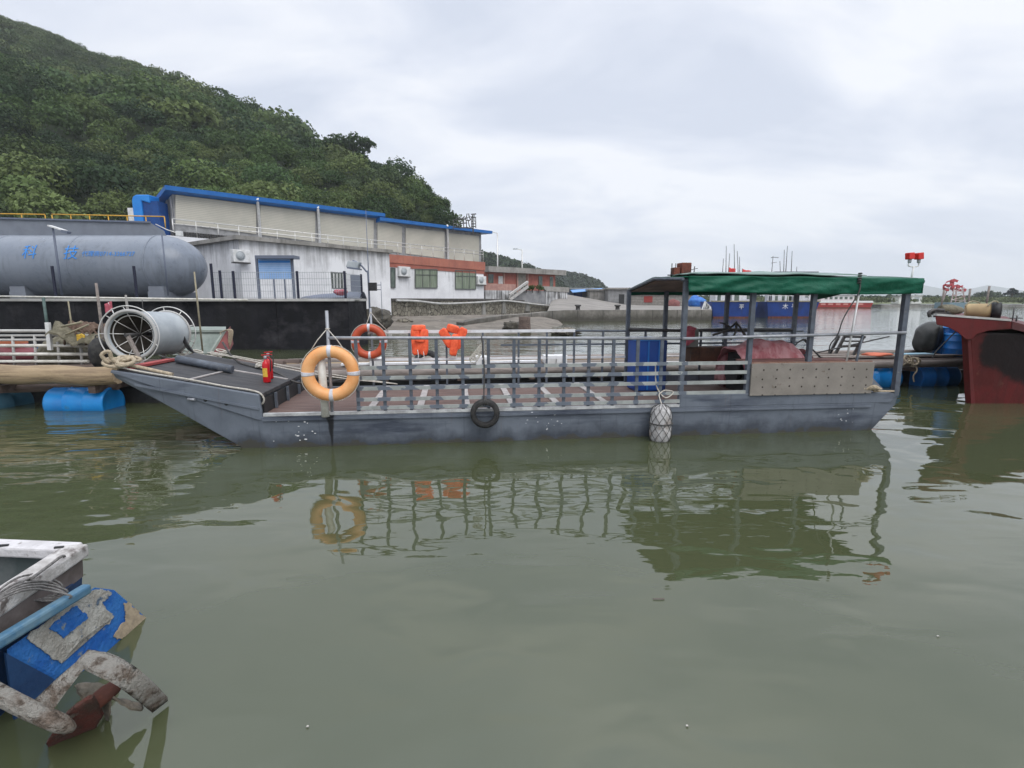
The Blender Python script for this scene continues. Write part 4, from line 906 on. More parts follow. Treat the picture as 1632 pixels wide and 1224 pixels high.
# ================================================================== FAR BOATS
def ship(x0, x1, Y, ytop, yw, nm, lb, mh, chars, cabin, masts, extras=None):
    a, b = P(x0, yw, Y), P(x1, yw, Y); zt = P(x0, ytop, Y).z
    t = thing(nm, lb, 'fishing boat' if nm != 'excursion_boat' else 'boat', ((a.x + b.x) / 2, Y, 0), group='blue fishing boats moored at the quay' if nm == 'fishing_boat' else None)
    L = b.x - a.x; D = 3.4
    def sec(u):                              # flared box hull; the ends lean out
        return a.x + L * u
    g = MB()
    lo = [(a.x + .35, Y + .25), (b.x - .5, Y + .25), (b.x - .3, Y + D), (a.x + .3, Y + D)]
    up = [(a.x, Y), (b.x, Y), (b.x, Y + D), (a.x, Y + D)]
    vs = [(x, y, -.3) for x, y in lo] + [(x, y, zt) for x, y in up]
    g.add(vs, [(0, 1, 2, 3), (4, 5, 6, 7)] + [(i, (i + 1) % 4, 4 + (i + 1) % 4, 4 + i) for i in range(4)]); g.obj('hull', mh, t)
    g = MB(); g.box(a.x - .06, Y - .08, zt + .002, b.x + .06, Y + .1, zt + .12); g.obj('gunwale', M_bamboo if mh is M_fblue else M_white, t)
    g = MB(); g.add([(x, y - .012 if k < 2 else y + .01, z) for z in (-.05, .16) for k, (x, y) in enumerate([(l[0] + (u_[0] - l[0]) * (z + .3) / (zt + .3), l[1] + (u_[1] - l[1]) * (z + .3) / (zt + .3)) for l, u_ in zip(lo, up)])], [(i, (i + 1) % 4, 4 + (i + 1) % 4, 4 + i) for i in range(4)]); g.obj('boot_stripe', M_rust, t)
    for ch, px, py, s in chars:
        o = P(px, py, Y - .0); yy = Y + .25 - .25 * (o.z + .3) / (zt + .3) - .02
        text_geo(ch, s, lambda x, y, o=o, yy=yy: V(o.x + x, yy - .25 * y / (zt + .3) , o.z + y), 'lettering', M_wtxt, t)
    for (c0, d0, c1, d1, dy, wins) in cabin:
        p, q = P(c0, d1, Y + dy), P(c1, d0, Y + dy); cbn = MB().box(p.x, Y + dy, zt + .01, q.x, Y + dy + 1.6, q.z).obj('cabin', M_white, t)
        MB().box(p.x - .25, Y + dy - .25, q.z + .002, q.x + .25, Y + dy + 1.85, q.z + .14).obj('cabin_roof', M_grey, t)
        for (e0, f0, e1, f1) in wins:
            p2, q2 = P(e0, f1, Y + dy), P(e1, f0, Y + dy); MB().box(p2.x, Y + dy - .03, p2.z, q2.x, Y + dy - .003, q2.z).obj('window', M_glass, t)
    for (mx_, my, lean) in masts:
        tp = P(mx_, my, Y + 1.5); tag_ = MB().tube([(tp.x - lean, Y + 1.5, zt - .1), (tp.x, Y + 1.5, tp.z)], [.06, .025], 6).obj('mast', M_steel, t)
    if extras: extras(t, Y, zt)
    return t
def flag(t, px, py, Y, s=.55):
    q = P(px, py, Y); g = MB(); g.sheet(lambda u, v: V(q.x + s * 1.3 * u, Y + .1 * math.sin(u * 5), q.z - s * v + .06 * nz(u * 3, v * 2) - .15 * u), 8, 5, (0, .012, 0)); g.obj('flag', mat('red_flag', (.6, .05, .05), rough=.7), t)
def ex1(t, Y, zt):
    flag(t, 1161, 426, Y + 1.5); flag(t, 1183, 429, Y + 1.5, .7)
    MB().tube([P(1183, 428, Y + 1.5), P(1183, 445, Y + 1.5)], .03, 6).obj('flagstaff', M_steel, t)
    g = MB()
    for k in range(9): q = P(1124 + k, 480 + k * 1.1, Y - .3); g.bar(q, q + V(-.3 + .2 * (k % 3), 0, -.9), .12, .12)
    g.obj('fender_bundle', M_white, t)
ship(1133, 1207, 54, 481, 506.5, 'fishing_boat', 'blue fishing boat nearest the quay, partly behind the canopy posts', M_fblue, [('平', 1182, 489.5, .55)], [(1140, 462, 1162, 481, .8, [(1143, 470, 1149, 480)]), (1166, 458, 1206, 481, .8, [(1170, 470, 1178, 480), (1190, 471, 1198, 477)])], [(1153, 412, 0), (1157.5, 392, -.3), (1163, 404, 0), (1170, 389, -.5), (1175, 400, -.6), (1178.5, 409, -.4)], ex1)
def ex2(t, Y, zt):
    a, b = P(1228, 436.5, Y + 1), P(1296, 433.5, Y + 1); MB().box(a.x, Y, a.z, b.x, Y + 2.6, b.z).obj('awning', mat('awning_grey', (.18, .2, .22), rough=.6), t)
    for px in (1232, 1292): q = P(px, 437, Y + 1); MB().tube([(q.x, Y + 1, zt), (q.x, Y + 1, q.z)], .05, 6).obj('awning_post', M_steel, t)
    g = MB(); q = P(1234, 410, Y + 1.5); g.tube([q + V(-.35, 0, -.05), q, q + V(.45, 0, -.05)], .03, 5); g.tube([q + V(-.3, 0, -.6), q + V(.3, 0, -.5)], .02, 5); g.obj('antenna', M_steel, t)
    g = MB(); a, b = P(1224, 471, Y), P(1300, 472, Y)
    for k in range(8): q = a.lerp(b, k / 7); g.bar(q, V(q.x, Y, zt), .05, .05)
    g.bar(a, b, .05, .05); g.obj('railing', M_white, t)
ship(1221, 1304, 54.5, 481, 507.5, 'fishing_boat', 'blue fishing boat with two white characters on its side, right of its twin', M_fblue, [('木', 1252, 489, .62), ('平', 1266, 489, .62)], [(1230, 455, 1256, 481, 1, [(1234, 469, 1240, 479), (1245, 469, 1251, 479)]), (1274, 455, 1302, 481, 1, [(1283, 467, 1290, 474)])], [(1232, 408, 0), (1243, 416, -.5), (1250, 398, -.3), (1255, 392, -.1), (1262.5, 400, -.2), (1270, 425, 0)], ex2)
def ex3(t, Y, zt):
    g = MB()
    for k in range(6):
        q = P(1312 + k * 12, 485.3, Y); g.box(q.x - .55, Y + .02, q.z - .1, q.x + .55, Y + .1, q.z + .35)
    g.obj('painted_mark', mat('pale_red_mark', (.62, .25, .22), rough=.6), t)
    a, b = P(1303, 481.6, Y), P(1392, 480, Y); MB().box(a.x, Y + .1, zt + .12, b.x, Y + .2, zt + .45).obj('bulwark', M_white, t)
ship(1302, 1391, 122, 482.5, 490.5, 'excursion_boat', 'red passenger boat with a white cabin far out beyond the canopy', M_fred, [], [(1308, 470.5, 1362, 482, 1, [(1314 + k * 8, 473, 1319 + k * 8, 477) for k in range(6)]), (1320, 465.5, 1350, 470, 1.4, [])], [(1330, 455, 0)], ex3)
# red navigation tower
nt_ = thing('navigation_tower', 'red and white lattice tower with a red top beyond the red boat', 'tower', P(1519, 485, 118)); Y = 118; tp = P(1519, 458, Y); bt = P(1519, 485, Y)
g = MB()
for sx in (-1, 1):
    for sy in (-1, 1): g.bar((bt.x + sx * 1.9, Y + sy * 1.5, bt.z - 1.5), (bt.x + sx * .9, Y + sy * .8, tp.z), .16, .16)
for k in range(4):
    z = bt.z + (tp.z - bt.z) * k / 4; w_ = 1.9 - k * .25; g.bar((bt.x - w_, Y - 1.4, z), (bt.x + w_ - .2, Y - 1.3, z + .9), .1, .1); g.bar((bt.x - w_, Y - 1.4, z), (bt.x + w_, Y - 1.4, z), .1, .1)
g.obj('lattice', mat('tower_paint', (.4, .22, .2), (.5, .45, .43), sc=1, rough=.7), nt_)
g = MB(); rng = random.Random(8)
for k in range(26):
    o = tp + V(rng.uniform(-1.5, 1.5), rng.uniform(-1, 1), rng.uniform(-.6, 1.5)); o.x = tp.x + (o.x - tp.x) * (1.15 - .35 * (o.z - tp.z))
    g.obox(o, V(rng.uniform(.2, .55), 0, rng.uniform(-.2, .2)), V(0, .1, 0), V(rng.uniform(-.1, .1), 0, rng.uniform(.12, .35)))
g.bar(tp - V(0, 0, .9), tp + V(0, 0, 1.9), .15, .15)
g.obj('top_mark', mat('tower_red', (.4, .05, .06), rough=.7), nt_)
q = P(1511, 482, 118); MB().box(q.x - 1.4, 116, -.3, q.x + 3.0, 120, q.z).obj('base', mat('tower_base', (.12, .22, .28), (.2, .25, .27), rough=.8), nt_)
# ================================================================== THE GREY WORK BOAT (boat frame: x along, y across from the near side, z up)
BW = 2.05
wb = thing('work_boat', 'long grey flat-bottomed work boat with railings and a green canopy', 'boat', (3.9, 1.0, 0), 'b')
g = MB()
# hull: flat bottom, raked bow and stern, built as stations so that the side bulges a little
prof = [(-1.25, 1.0, .92), (-.75, .905, .60), (-.2, .79, .23), (.1, .73, .03), (.36, .66, -.22), (.42, .41, -.25), (3.1, .41, -.25), (5.86, .41, -.25), (7.5, .41, -.25), (8.5, .41, -.22), (8.78, .41, -.02), (9.12, .50, .36)]
vs = []
for x, zt, zb in prof:
    tk_ = .02 if x < .4 else 0
    vs += [(x, 0 if x > -1 else .0, zt), (x, .035 + tk_, zb), (x, BW - .035 - tk_, zb), (x, BW, zt)]
fs = []
for i in range(len(prof) - 1):
    a, b = i * 4, i * 4 + 4
    for k in range(3): fs.append((a + k, b + k, b + k + 1, a + k + 1))
    fs.append((a + 3, b + 3, b, a))
fs += [(0, 1, 2, 3), (4 * len(prof) - 4, 4 * len(prof) - 1, 4 * len(prof) - 2, 4 * len(prof) - 3)]
g.add(vs, fs)
# raised quarter bulwarks at the stern, rail strake, bow cheek
for y0, y1 in ((-.004, .05), (BW - .05, BW + .004)):
    g.prism([(5.86, y0, .40), (9.0, y0, .40), (9.13, y0, .53), (8.66, y0, .562), (5.88, y0, .592)], (0, y1 - y0, 0))
    g.prism([(.385, y0, .36), (.43, y0, .36), (.41, y0, .69), (-1.255, y0, 1.025), (-1.27, y0, .99)], (0, y1 - y0, 0))
g.box(8.64, .05, .42, 9.1, BW - .05, .54)
hull = g.obj('hull', M_hull, wb, bevel=.012)
g = MB()
for y0, y1 in ((-.022, -.005), (BW + .005, BW + .022)):
    g.prism([(.43, y0, .355), (8.7, y0, .345), (8.7, y0, .372), (.43, y0, .385)], (0, y1 - y0, 0))
    g.prism([(-1.0, y0, .83), (.40, y0, .50), (.40, y0, .527), (-1.0, y0, .857)], (0, y1 - y0, 0))
g.obj('rub_strake', M_hull, wb)
# white chips of lost paint on the side
rng = random.Random(5); g = MB()
for k in range(38):
    cx, cz, wd = rng.choice([(.78, .22, .3), (.78, .22, .3), (4.05, .22, .2), (3.95, .26, .25), (8.35, .2, .12)])
    x, z = cx + rng.uniform(-wd, wd), cz + rng.uniform(-.14, .13); s = rng.uniform(.003, .0085) * (1.4 if cx < 1 else 1)
    yb_ = .0 + .035 * (.41 - z) / .66 - .004
    g.add([(x + s * (1.7 if k % 3 else 1.2) * math.cos(a) * rng.uniform(.7, 1.3), yb_, z + s * .7 * math.sin(a)) for a in [i * math.pi / 4 for i in range(8)]], [tuple(range(8))])
g.obj('paint_chips', M_wtxt, wb)
MB().box(.44, -.006, .412, 5.86, .055, .448).obj('gunwale', M_trim, wb)
MB().box(.44, BW - .055, .412, 5.86, BW + .006, .448).obj('gunwale', M_rail, wb)
MB().box(.30, .06, .413, 8.64, BW - .06, .432).obj('deck', M_deck, wb)
# battens across the deck
for x in (1.72, 2.36, 2.98, 3.60, 4.22, 4.9):
    MB().box(x - .045, .06, .434, x + .045, BW - .07, .452).obj('deck_batten', M_batten, wb)
# foredeck
def fz(x): return .70 - (x - .41) * .2
g = MB(); g.prism([(-1.22, .055, fz(-1.22) - .04), (.43, .055, fz(.43) - .05), (.43, .055, fz(.43)), (-1.22, .055, fz(-1.22))], (0, BW - .11, 0)); fd = g.obj('foredeck', M_fore, wb, bevel=.006)
g = MB(); g.bar((-.45, .06, fz(-.45) + .006), (-.38, 1.1, fz(-.38) + .006), .05, .012); g.bar((-1.19, 1.12, fz(-1.19) + .006), (.4, 1.18, fz(.4) + .006), .05, .012); g.obj('seam_strip', M_batten, fd)
g = MB(); g.bar((-1.16, .1, fz(-1.16) + .015), (-1.13, 1.1, fz(-1.13) + .015), .13, .03); g.obj('bow_board', mat('red_board', (.33, .05, .045), (.26, .05, .05), sc=5, rough=.7), wb)
g = MB(); g.tube([(-1.0, 1.0, fz(-1.0) + .06), (-.25, .92, fz(-.25) + .06)], .055, 10); g.obj('bow_roller', M_rail, wb)
for y in (.45, .95, 1.5): MB().box(.445, y - .02, .434, .475, y + .02, .64).obj('foredeck_support', M_rail, wb)
MB().box(.425, .06, .434, .44, BW - .06, .632).obj('foredeck_gap_shade', M_black, wb)  # added black panel: shade of the open hollow under the foredeck
# small openings in the bow side
g = MB()
for x, z in ((.0 - .22, .64), (.02, .585)): g.lathe([(.022, 0), (.022, .004), (.001, .004)], (x, -.006, z), (0, -1, 0), 10)
g.obj('hawse_hole', M_black, wb)
MB().tube([(-.42, -.012, .655), (-.33, -.03, .648)], .016, 8).obj('bow_cleat', M_railb, wb)
# near railing
YN = .03
for k in range(13):
    x = 1.6 + .3325 * k; g = MB(); g.box(x - .02, YN - .012, .43, x + .02, YN + .018, 1.365); g.obj('stanchion', M_rail, wb)
MB().tube([(1.27, YN, 1.385), (1.6, YN, 1.38), (3.5, YN, 1.365), (5.85, YN, 1.34)], .021, 10).obj('top_rail', M_railb, wb)
MB().tube([(5.85, YN - .05, 1.34), (7.2, YN - .05, 1.365), (9.1, YN - .05, 1.40)], .021, 10).obj('top_rail', M_railb, wb)
for z in (1.005, .875, .74, .60, .49):
    x0 = 1.6 if z > .65 else (1.58 if z > .55 else 1.58); x1 = 6.80 if z > .5 else 5.86
    MB().box(x0, YN - .034, z - .023, x1, YN - .014, z + .023).obj('side_bar', M_slat, wb)
MB().tube([(1.27, YN, .43), (1.27, YN, 1.72)], .02, 10).obj('bow_post', M_railb, wb)
MB().tube([(1.20, -.03, .40), (1.185, -.035, 1.22)], .05, 12).obj('bow_post', M_pvc, wb, label='thick white plastic pipe post')
# far railing
YF = BW - .05
MB().box(1.45, YF - .02, 1.315, 4.86, YF + .02, 1.36).obj('far_top_rail', M_far, wb)
MB().tube([(4.86, YF, 1.335), (9.0, YF, 1.30)], .017, 8).obj('far_top_rail', M_rail, wb)
MB().box(1.45, YF - .016, .865, 5.75, YF + .016, .9).obj('far_mid_rail', M_far, wb)
MB().box(3.6, YF - .012, 1.09, 8.9, YF + .012, 1.12).obj('far_mid_rail', M_rail, wb)
for x in (1.5, 2.1, 2.7, 3.3, 3.9, 4.38, 4.85, 5.35, 6.1, 6.8, 7.1): MB().box(x - .016, YF - .016, .43, x + .016, YF + .016, 1.33).obj('stanchion', M_rail, wb)
MB().tube([(5.78, YF - .04, 1.36), (6.6, YF - .04, 1.33), (7.6, YF - .04, 1.34), (8.75, YF - .04, 1.33)], .028, 8).obj('stowed_boom', M_steel, wb)
# canopy frame and cover
for x in (5.88, 6.83, 7.71): MB().box(x - .03, YN - .03, .44 if x < 7 else .95, x + .03, YN + .03, 2.1).obj('canopy_post', M_rail, wb)
MB().box(9.05, YN - .035, .50, 9.125, YN + .035, 2.1).obj('canopy_post', M_rail, wb)
for x in (5.78, 6.44, 7.54, 8.82): MB().box(x - .03, YF - .03, .44, x + .03, YF + .03, 2.0).obj('canopy_post', M_rail, wb)
XL, XR2 = 5.80, 9.23
def roofz(x, y):
    u = (x - XL) / (XR2 - XL); rz = 2.185 + .035 * min(1, u * 4) - .01 * max(0, u - .7) * 3
    ne, fe = 2.145 - .02 * u, 2.03
    z = ne + (rz - ne) * (y + .05) / 1.0 if y < .95 else rz + (fe - rz) * (y - .95) / 1.15
    return z + .012 * nz(x * 2.2, y * 2) - .012 * abs(math.sin(x * 3.4)) * (1 if .1 < y < 2 else .3)
g = MB(); g.sheet(lambda u, v: V(XL + (XR2 - XL) * u, -.05 + 2.15 * v, roofz(XL + (XR2 - XL) * u, -.05 + 2.15 * v)), 48, 20, (0, 0, .012)); cv = g.obj('canopy_cover', M_green, wb)
g = MB(); g.sheet(lambda u, v: V(6.15 + 2.3 * u, .02 + 1.2 * v, roofz(6.15 + 2.3 * u, .02 + 1.2 * v) + .045 + .012 * nz(u * 6, v * 4)), 28, 10, (0, 0, .01)); g.obj('spare_sheet', M_greenf, cv)
g = MB(); g.sheet(lambda u, v: V(XL + .03 + (XR2 - XL - .06) * u, .0 + 2.04 * v, roofz(XL + (XR2 - XL) * u, 2.04 * v) - .05), 24, 12, (0, 0, .012)); g.obj('roof_lining', M_lining, wb)
def val(x, v, y0, h, sd, xs_):
    fold = .02 * math.sin(x * 5 + 2 * math.sin(x * 1.7 + sd) + 2.2 * v) * v + .03 * nz(x * 3.2 + 2.5 * v, v * 2, sd) + .012 * nz(x * 9 - 5 * v, v * 4, sd)
    return V(x, y0 + fold, 0) + V(0, 0, -h * v + .008 * nz(x * 3, 0, sd + 4) * v)
g = MB(); g.sheet(lambda u, v: val(5.87 + 3.37 * u, v, -.062, .205 + .02 * math.sin(u * 3), 1, 0) + V(0, 0, roofz(5.87 + 3.37 * u, -.05) + .02), 90, 10, (0, -.006, 0)); g.obj('valance', M_green, cv)
g = MB(); g.sheet(lambda u, v: val(5.83 + 3.4 * u, v, BW + .055, .105, 5, 0) + V(0, 0, roofz(5.83 + 3.4 * u, 2.1) + .01), 70, 8, (0, .006, 0)); g.obj('valance', M_green, cv)
g = MB(); g.sheet(lambda u, v: V(XR2 + .01 + .01 * math.sin(u * 9) * v, -.06 + 2.16 * u, roofz(XR2, -.05 + 2.15 * u) - .2 * v + .015), 24, 6, (.006, 0, 0)); g.obj('valance', M_green, cv)
g = MB(); g.tube([V(XL, -.05, roofz(XL, -.05) - .02), V(XL, .95, roofz(XL, .95) - .02), V(XL, 2.1, roofz(XL, 2.1) - .02)], .02, 8)
for y in (-.0, 2.05): g.tube([(XL, y, roofz(XL, y) - .035), (XR2 - .02, y, roofz(XR2, y) - .035)], .018, 8)
for x in (6.83, 7.71, 9.08): g.tube([(x, 0, roofz(x, 0) - .035), (x, .95, roofz(x, .95) - .04), (x, 2.05, roofz(x, 2.05) - .035)], .016, 8)
g.obj('canopy_frame', M_rail, wb)
g = MB(); g.box(6.85, YN - .062, .548, 8.67, YN - .035, .992); g.obj('side_panel', M_plate, wb, bevel=.004)
g = MB(); g.box(6.86, YN - .034, .97, 8.66, YN + .02, 1.005); g.box(8.62, YN - .03, .56, 8.66, YN + .02, .97); g.obj('panel_frame', mat('rust_trim', (.2, .1, .07), (.28, .18, .13), sc=9, rough=.8), wb)
MB().tube([(8.42, YN, .56), (8.42, YN - .02, 1.0), (8.46, YN - .04, 1.385)], .016, 8).obj('stanchion', M_rail, wb)
g = MB(); g.prism([(8.55, .45, .54), (9.15, .3, .54), (8.98, .5, .82), (8.62, .65, .6)], (0, .5, 0)); g.obj('stern_step', M_rail, wb)
# rig: white pole and black line hanging from the canopy
MB().tube([(8.33, YN - .06, 2.02), (8.27, YN - .02, 1.0)], .013, 8).obj('canopy_prop', M_white, wb)
MB().tube(spline([(8.28, -.07, 2.1), (8.27, -.085, 1.95), (8.12, -.05, 1.62), (8.05, -.05, 1.38), (8.0, 0, 1.25), (8.06, .1, 1.12)]), .008, 6).obj('halyard', M_roped, wb)
g = MB()
for k in range(5): g.torus((8.27, -.075, 2.08 + .03 * k), (0, .2, 1), .018, .01, 12, 6)
g.obj('lashing', M_roped, wb)
# ---------------- things on the boat
def btag(g_, name, m, base, label, cat, group=None, **kw): return tag(g_.obj(name, m, base=base, frame='b', **kw), label, cat, group)
def buoy(x, y, z, R, r, m, label, tilt=0):
    t = thing('lifebuoy', label, 'lifebuoy', (x, y, z), 'b', 'ring lifebuoys')
    c = V(x, y, z); ax = V(.03, -1, tilt).normalized()
    MB().torus(c, ax, R, r, 64, 20).obj('ring', m, t)
    xx = ax.cross(V(0, 0, 1)).normalized(); up = xx.cross(ax)
    for k in range(4):
        a = math.pi / 2 * k; MB().torus(c, ax, R, r + .003, 5, 20, a - .085, a + .085, up=up).obj('band', M_band, t)
    for k in range(4):
        a = math.pi / 2 * k; p0 = [c + (up * math.cos(a + da) + ax.cross(up) * math.sin(a + da)) * (R + r * q) - ax * .0 + V(0, -r * .3, 0) for da, q in ((.11, .95), (.4, 1.12), (.8, 1.12), (1.2, 1.1), (1.46, .95))]
        MB().tube(spline(p0), .006, 6).obj('grab_line', M_ropew, t)
    return t
buoy(1.305, -.085, .955, .272, .076, M_orange, 'faded pale orange lifebuoy hanging on the white post at the near bow rail')
buoy(1.47, YF - .08, 1.19, .222, .062, M_redbuoy, 'darker red orange lifebuoy hanging at the far rail')
g = MB(); g.tube([(1.27, YN - .02, 1.5), (1.16, -.06, 1.36), (1.06, -.1, 1.2)], .006, 6); g.tube([(1.27, YN - .02, 1.5), (1.4, -.06, 1.36), (1.53, -.1, 1.17)], .006, 6); g.torus((1.27, YN, 1.5), (0, 0, 1), .024, .006, 14, 6)
btag(g, 'buoy_rope', M_ropew, (1.27, 0, 1.5), 'thin pale rope slinging the pale orange lifebuoy from the bow post', 'rope')
px_ = 1.5
g = MB(); g.tube([(px_, YF, .43), (px_, YF, 1.72)], .018, 8); btag(g, 'far_rail_post', M_railb, (px_, YF, .43), 'grey pole standing behind the red orange lifebuoy', 'pole')
g = MB(); g.tube([(px_, YF - .02, 1.66), (px_ - .05, YF - .06, 1.5), (px_ - .1, YF - .08, 1.4)], .006, 6); g.tube([(px_, YF - .02, 1.66), (px_ + .12, YF - .04, 1.5), (px_ + .27, YF - .02, 1.34)], .006, 6)
btag(g, 'buoy_rope', M_ropew, (px_, YF, 1.66), 'thin pale rope slinging the red orange lifebuoy from its pole', 'rope')
# life jackets draped over the far rail
def jacket(x, lab, seed, spread):
    t = thing('life_jacket', lab, 'life jacket', (x, YF - .05, 1.34), 'b', 'orange life jackets on the far rail'); r = random.Random(seed)
    y = YF - .055
    def pad(cx, cz, w, h, d, rot, yy, seed2):
        g_ = MB(); c, s = math.cos(rot), math.sin(rot)
        def fn(u, v):
            a, b = u * 2 * math.pi, (v - .5) * math.pi
            d0 = V(math.cos(a) * math.cos(b), math.sin(a) * math.cos(b), math.sin(b))
            q = [math.copysign(abs(k_) ** .45, k_) for k_ in d0]; n_ = 1 + .1 * nz(d0.x * 2 + seed2, d0.y * 2, d0.z * 3)
            X, Y_, Z = q[0] * w / 2 * n_, q[1] * d / 2, q[2] * h / 2 * n_
            return V(cx + X * c - Z * s, yy + Y_ + .012 * nz(Z * 9, X * 9, seed2), cz + X * s + Z * c)
        g_.grid(fn, 22, 16); return g_
    if not spread:
        pad(x - .045, 1.19, .15, .46, .075, .03, y, 1).obj('chest_panel', M_vest, t); pad(x + .085, 1.17, .14, .42, .075, -.04, y - .02, 2).obj('chest_panel', M_vest, t)
        pad(x, 1.40, .23, .1, .1, .02, y + .01, 3).obj('collar', M_vest, t); pad(x + .02, 1.22, .16, .09, .05, -.1, y - .055, 4).obj('pocket', M_vest, t)
    else:
        pad(x - .10, 1.23, .15, .34, .075, .5, y, 5).obj('chest_panel', M_vest, t); pad(x + .11, 1.22, .15, .38, .075, -.45, y, 6).obj('chest_panel', M_vest, t)
        pad(x + .02, 1.12, .13, .36, .075, -.15, y - .04, 9).obj('chest_panel', M_vest, t); pad(x - .0, 1.385, .2, .13, .1, -.3, y + .01, 7).obj('collar', M_vest, t)
    for dx in ((-.02, .07) if not spread else (0.04,)):
        MB().tube(spline([(x + dx, y - .05, 1.05), (x + dx + .01, y - .05, .95), (x + dx, y - .04, .9)]), .006, 6).obj('strap', M_wtxt, t)
jacket(B(668, 550, YF).x, 'bright orange life jacket hanging folded and narrow on the far rail', 1, False)
jacket(B(722, 550, YF).x, 'orange life jacket hanging spread out in a V on the far rail', 2, True)
# fire extinguishers on the foredeck
def exting(q, lab, s=1):
    t = thing('fire_extinguisher', lab, 'fire extinguisher', q, 'b', 'red fire extinguishers on the foredeck'); x, y, z = q
    MB().lathe([(.0, 0), (.046, 0), (.05, .01), (.05, .24), (.042, .275), (.02, .3), (.017, .32)], q, (0, 0, 1), 20).obj('cylinder', M_red, t)
    MB().lathe([(.017, .318), (.022, .322), (.022, .36), (.012, .365)], q, (0, 0, 1), 12).obj('valve', M_railb, t)
    g_ = MB(); g_.bar((x - .05, y, z + .375), (x + .06, y, z + .385), .02, .012); g_.bar((x - .03, y, z + .35), (x + .055, y, z + .345), .018, .01); g_.obj('handle', M_red, t)
    g_ = MB(); g_.add([(x + .0515 * math.sin(a), y - .0515 * math.cos(a), z + zz_) for zz_ in (.08, .2) for a in [-.9 + .18 * k for k in range(9)]], [(k, k + 1, k + 10, k + 9) for k in range(8)]); g_.obj('label_patch', M_yel, t)
    MB().tube(spline([(x + .02, y, z + .345), (x + .07, y - .02, z + .3), (x + .06, y - .02, z + .15)]), .008, 6).obj('hose', M_black, t)
qa = toB(G(426, 610.5, .72)); qb = toB(G(429, 606, .72))
exting(V(qa.x, qa.y, fz(qa.x) + .002), 'red fire extinguisher with a yellow label, the front one of the pair on the foredeck')
exting(V(qb.x + .01, qb.y, fz(qb.x + .01) + .002), 'red fire extinguisher half hidden behind its twin on the foredeck')
# tyre fender on the near side
tq = B(773, 659, -.1)
t = thing('tyre_fender', 'small black tyre hung on the near hull side as a fender', 'tyre', tq, 'b')
MB().lathe([(.125, -.045), (.165, -.055), (.188, -.03), (.19, .03), (.165, .055), (.125, .045), (.118, .02), (.118, -.02), (.125, -.045)], tq, (0.05, 1, 0), 40, cap=False).obj('tyre_ring', M_tyre, t)
g = MB()
for k in range(3): g.torus(tq + V(-.01 + .015 * k, 0, .165), (1, 0, .2 * (k - 1)), .055, .008, 16, 6)
g.obj('lashing', M_roped, t)
g = MB(); g.tube(spline([(tq.x, -.1, tq.z + .2), (tq.x - .01, -.04, .6), (tq.x + .0, -.02, 1.0), (tq.x - .03, -.02, 1.40)]), .009, 6)
btag(g, 'tyre_rope', M_roped, tq + V(0, 0, .2), 'dark rope running from the tyre up to the near rail', 'rope')
g = MB()
for k in range(5):
    a = .2 * k; g.tube(spline([(tq.x - .03, -.02, 1.3 - .02 * k), (tq.x - .1 - .02 * k, -.03, 1.22 - .03 * k), (tq.x - .19 + .02 * k, -.02, 1.1), (tq.x - .12, -.03, 1.06 + .03 * k), (tq.x - .04, -.03, 1.16)]), .006, 5)
btag(g, 'rope_coil', M_ropew, (tq.x, 0, 1.2), 'pale rope coil hanging on the near rail above the tyre', 'rope')
# netted white fender
fq = B(1053, 676, -.17)
t = thing('foam_fender', 'bulky white foam fender wrapped in black netting on the near hull side', 'fender', fq, 'b')
def fprof(z): return .135 * (1 - abs(z / .27) ** 5) ** .5 if abs(z) < .27 else 0
g = MB(); g.grid(lambda u, v: fq + V(math.cos(u * 6.2832), math.sin(u * 6.2832), 0) * (fprof(-.27 + .54 * v) * (1 + .07 * nz(math.cos(u * 6.28) * 2, math.sin(u * 6.28) * 2, v * 4)) * (.97 + .1 * (1 - v))) + V(0, 0, -.27 + .54 * v), 28, 24); g.obj('foam_body', M_fender, t)
g = MB()
for k in range(9):
    for s in (-1, 1):
        pts = []
        for i in range(25):
            z = -.265 + .53 * i / 24; a = 2 * math.pi * k / 9 + s * i / 24 * 2.4; r = fprof(z) * (.97 + .1 * (1 - i / 24)) + .008; pts.append(fq + V(math.cos(a) * r, math.sin(a) * r, z))
        g.tube(pts, .0032, 5)
g.tube([fq + V(math.cos(a) * .15, math.sin(a) * .15, .02) for a in [i * math.pi / 12 for i in range(25)]], .009, 6); g.obj('net', M_roped, t)
g = MB(); g.tube(spline([fq + V(0, 0, .27), fq + V(0, .1, .37), (fq.x + .05, -.02, .62), (fq.x + .12, .02, .64), (fq.x + .22, -.02, .62), (fq.x + .1, -.04, .55), (fq.x, .03, .7), (fq.x - .02, .05, 1.0)]), .009, 6)
btag(g, 'fender_rope', M_ropew, fq + V(0, 0, .27), 'pale rope tying the netted foam fender to the railing', 'rope')
# mooring lines
g = MB(); g.tube(spline([(-1.2, .03, 1.06), (-.9, .035, .985), (-.4, .03, .89), (.0, .03, .80), (.3, .03, .745), (.42, .02, .70), (.455, .03, .62), (.42, .05, .56)]), .011, 8)
btag(g, 'mooring_line', M_ropew, (-1.2, 0, 1.06), 'pale rope laid along the near edge of the foredeck', 'rope')
rng = random.Random(9); g = MB()
for k in range(7):
    c = V(-1.22 + rng.uniform(-.1, .12), .12 + rng.uniform(-.06, .2), 1.07 + rng.uniform(0, .09)); g.torus(c, (rng.uniform(-.4, .4), rng.uniform(-.4, .4), 1), rng.uniform(.06, .13), .02, 18, 8)
g.tube(spline([(-1.3, .05, 1.1), (-1.35, .02, 1.2), (-1.28, .05, 1.24), (-1.25, .08, 1.12), (-.95, .1, 1.03), (-.6, .06, .95)]), .022, 8)
btag(g, 'rope_knot', M_rope, (-1.22, .15, 1.05), 'tangle of thick tan rope on the bow tip', 'rope')
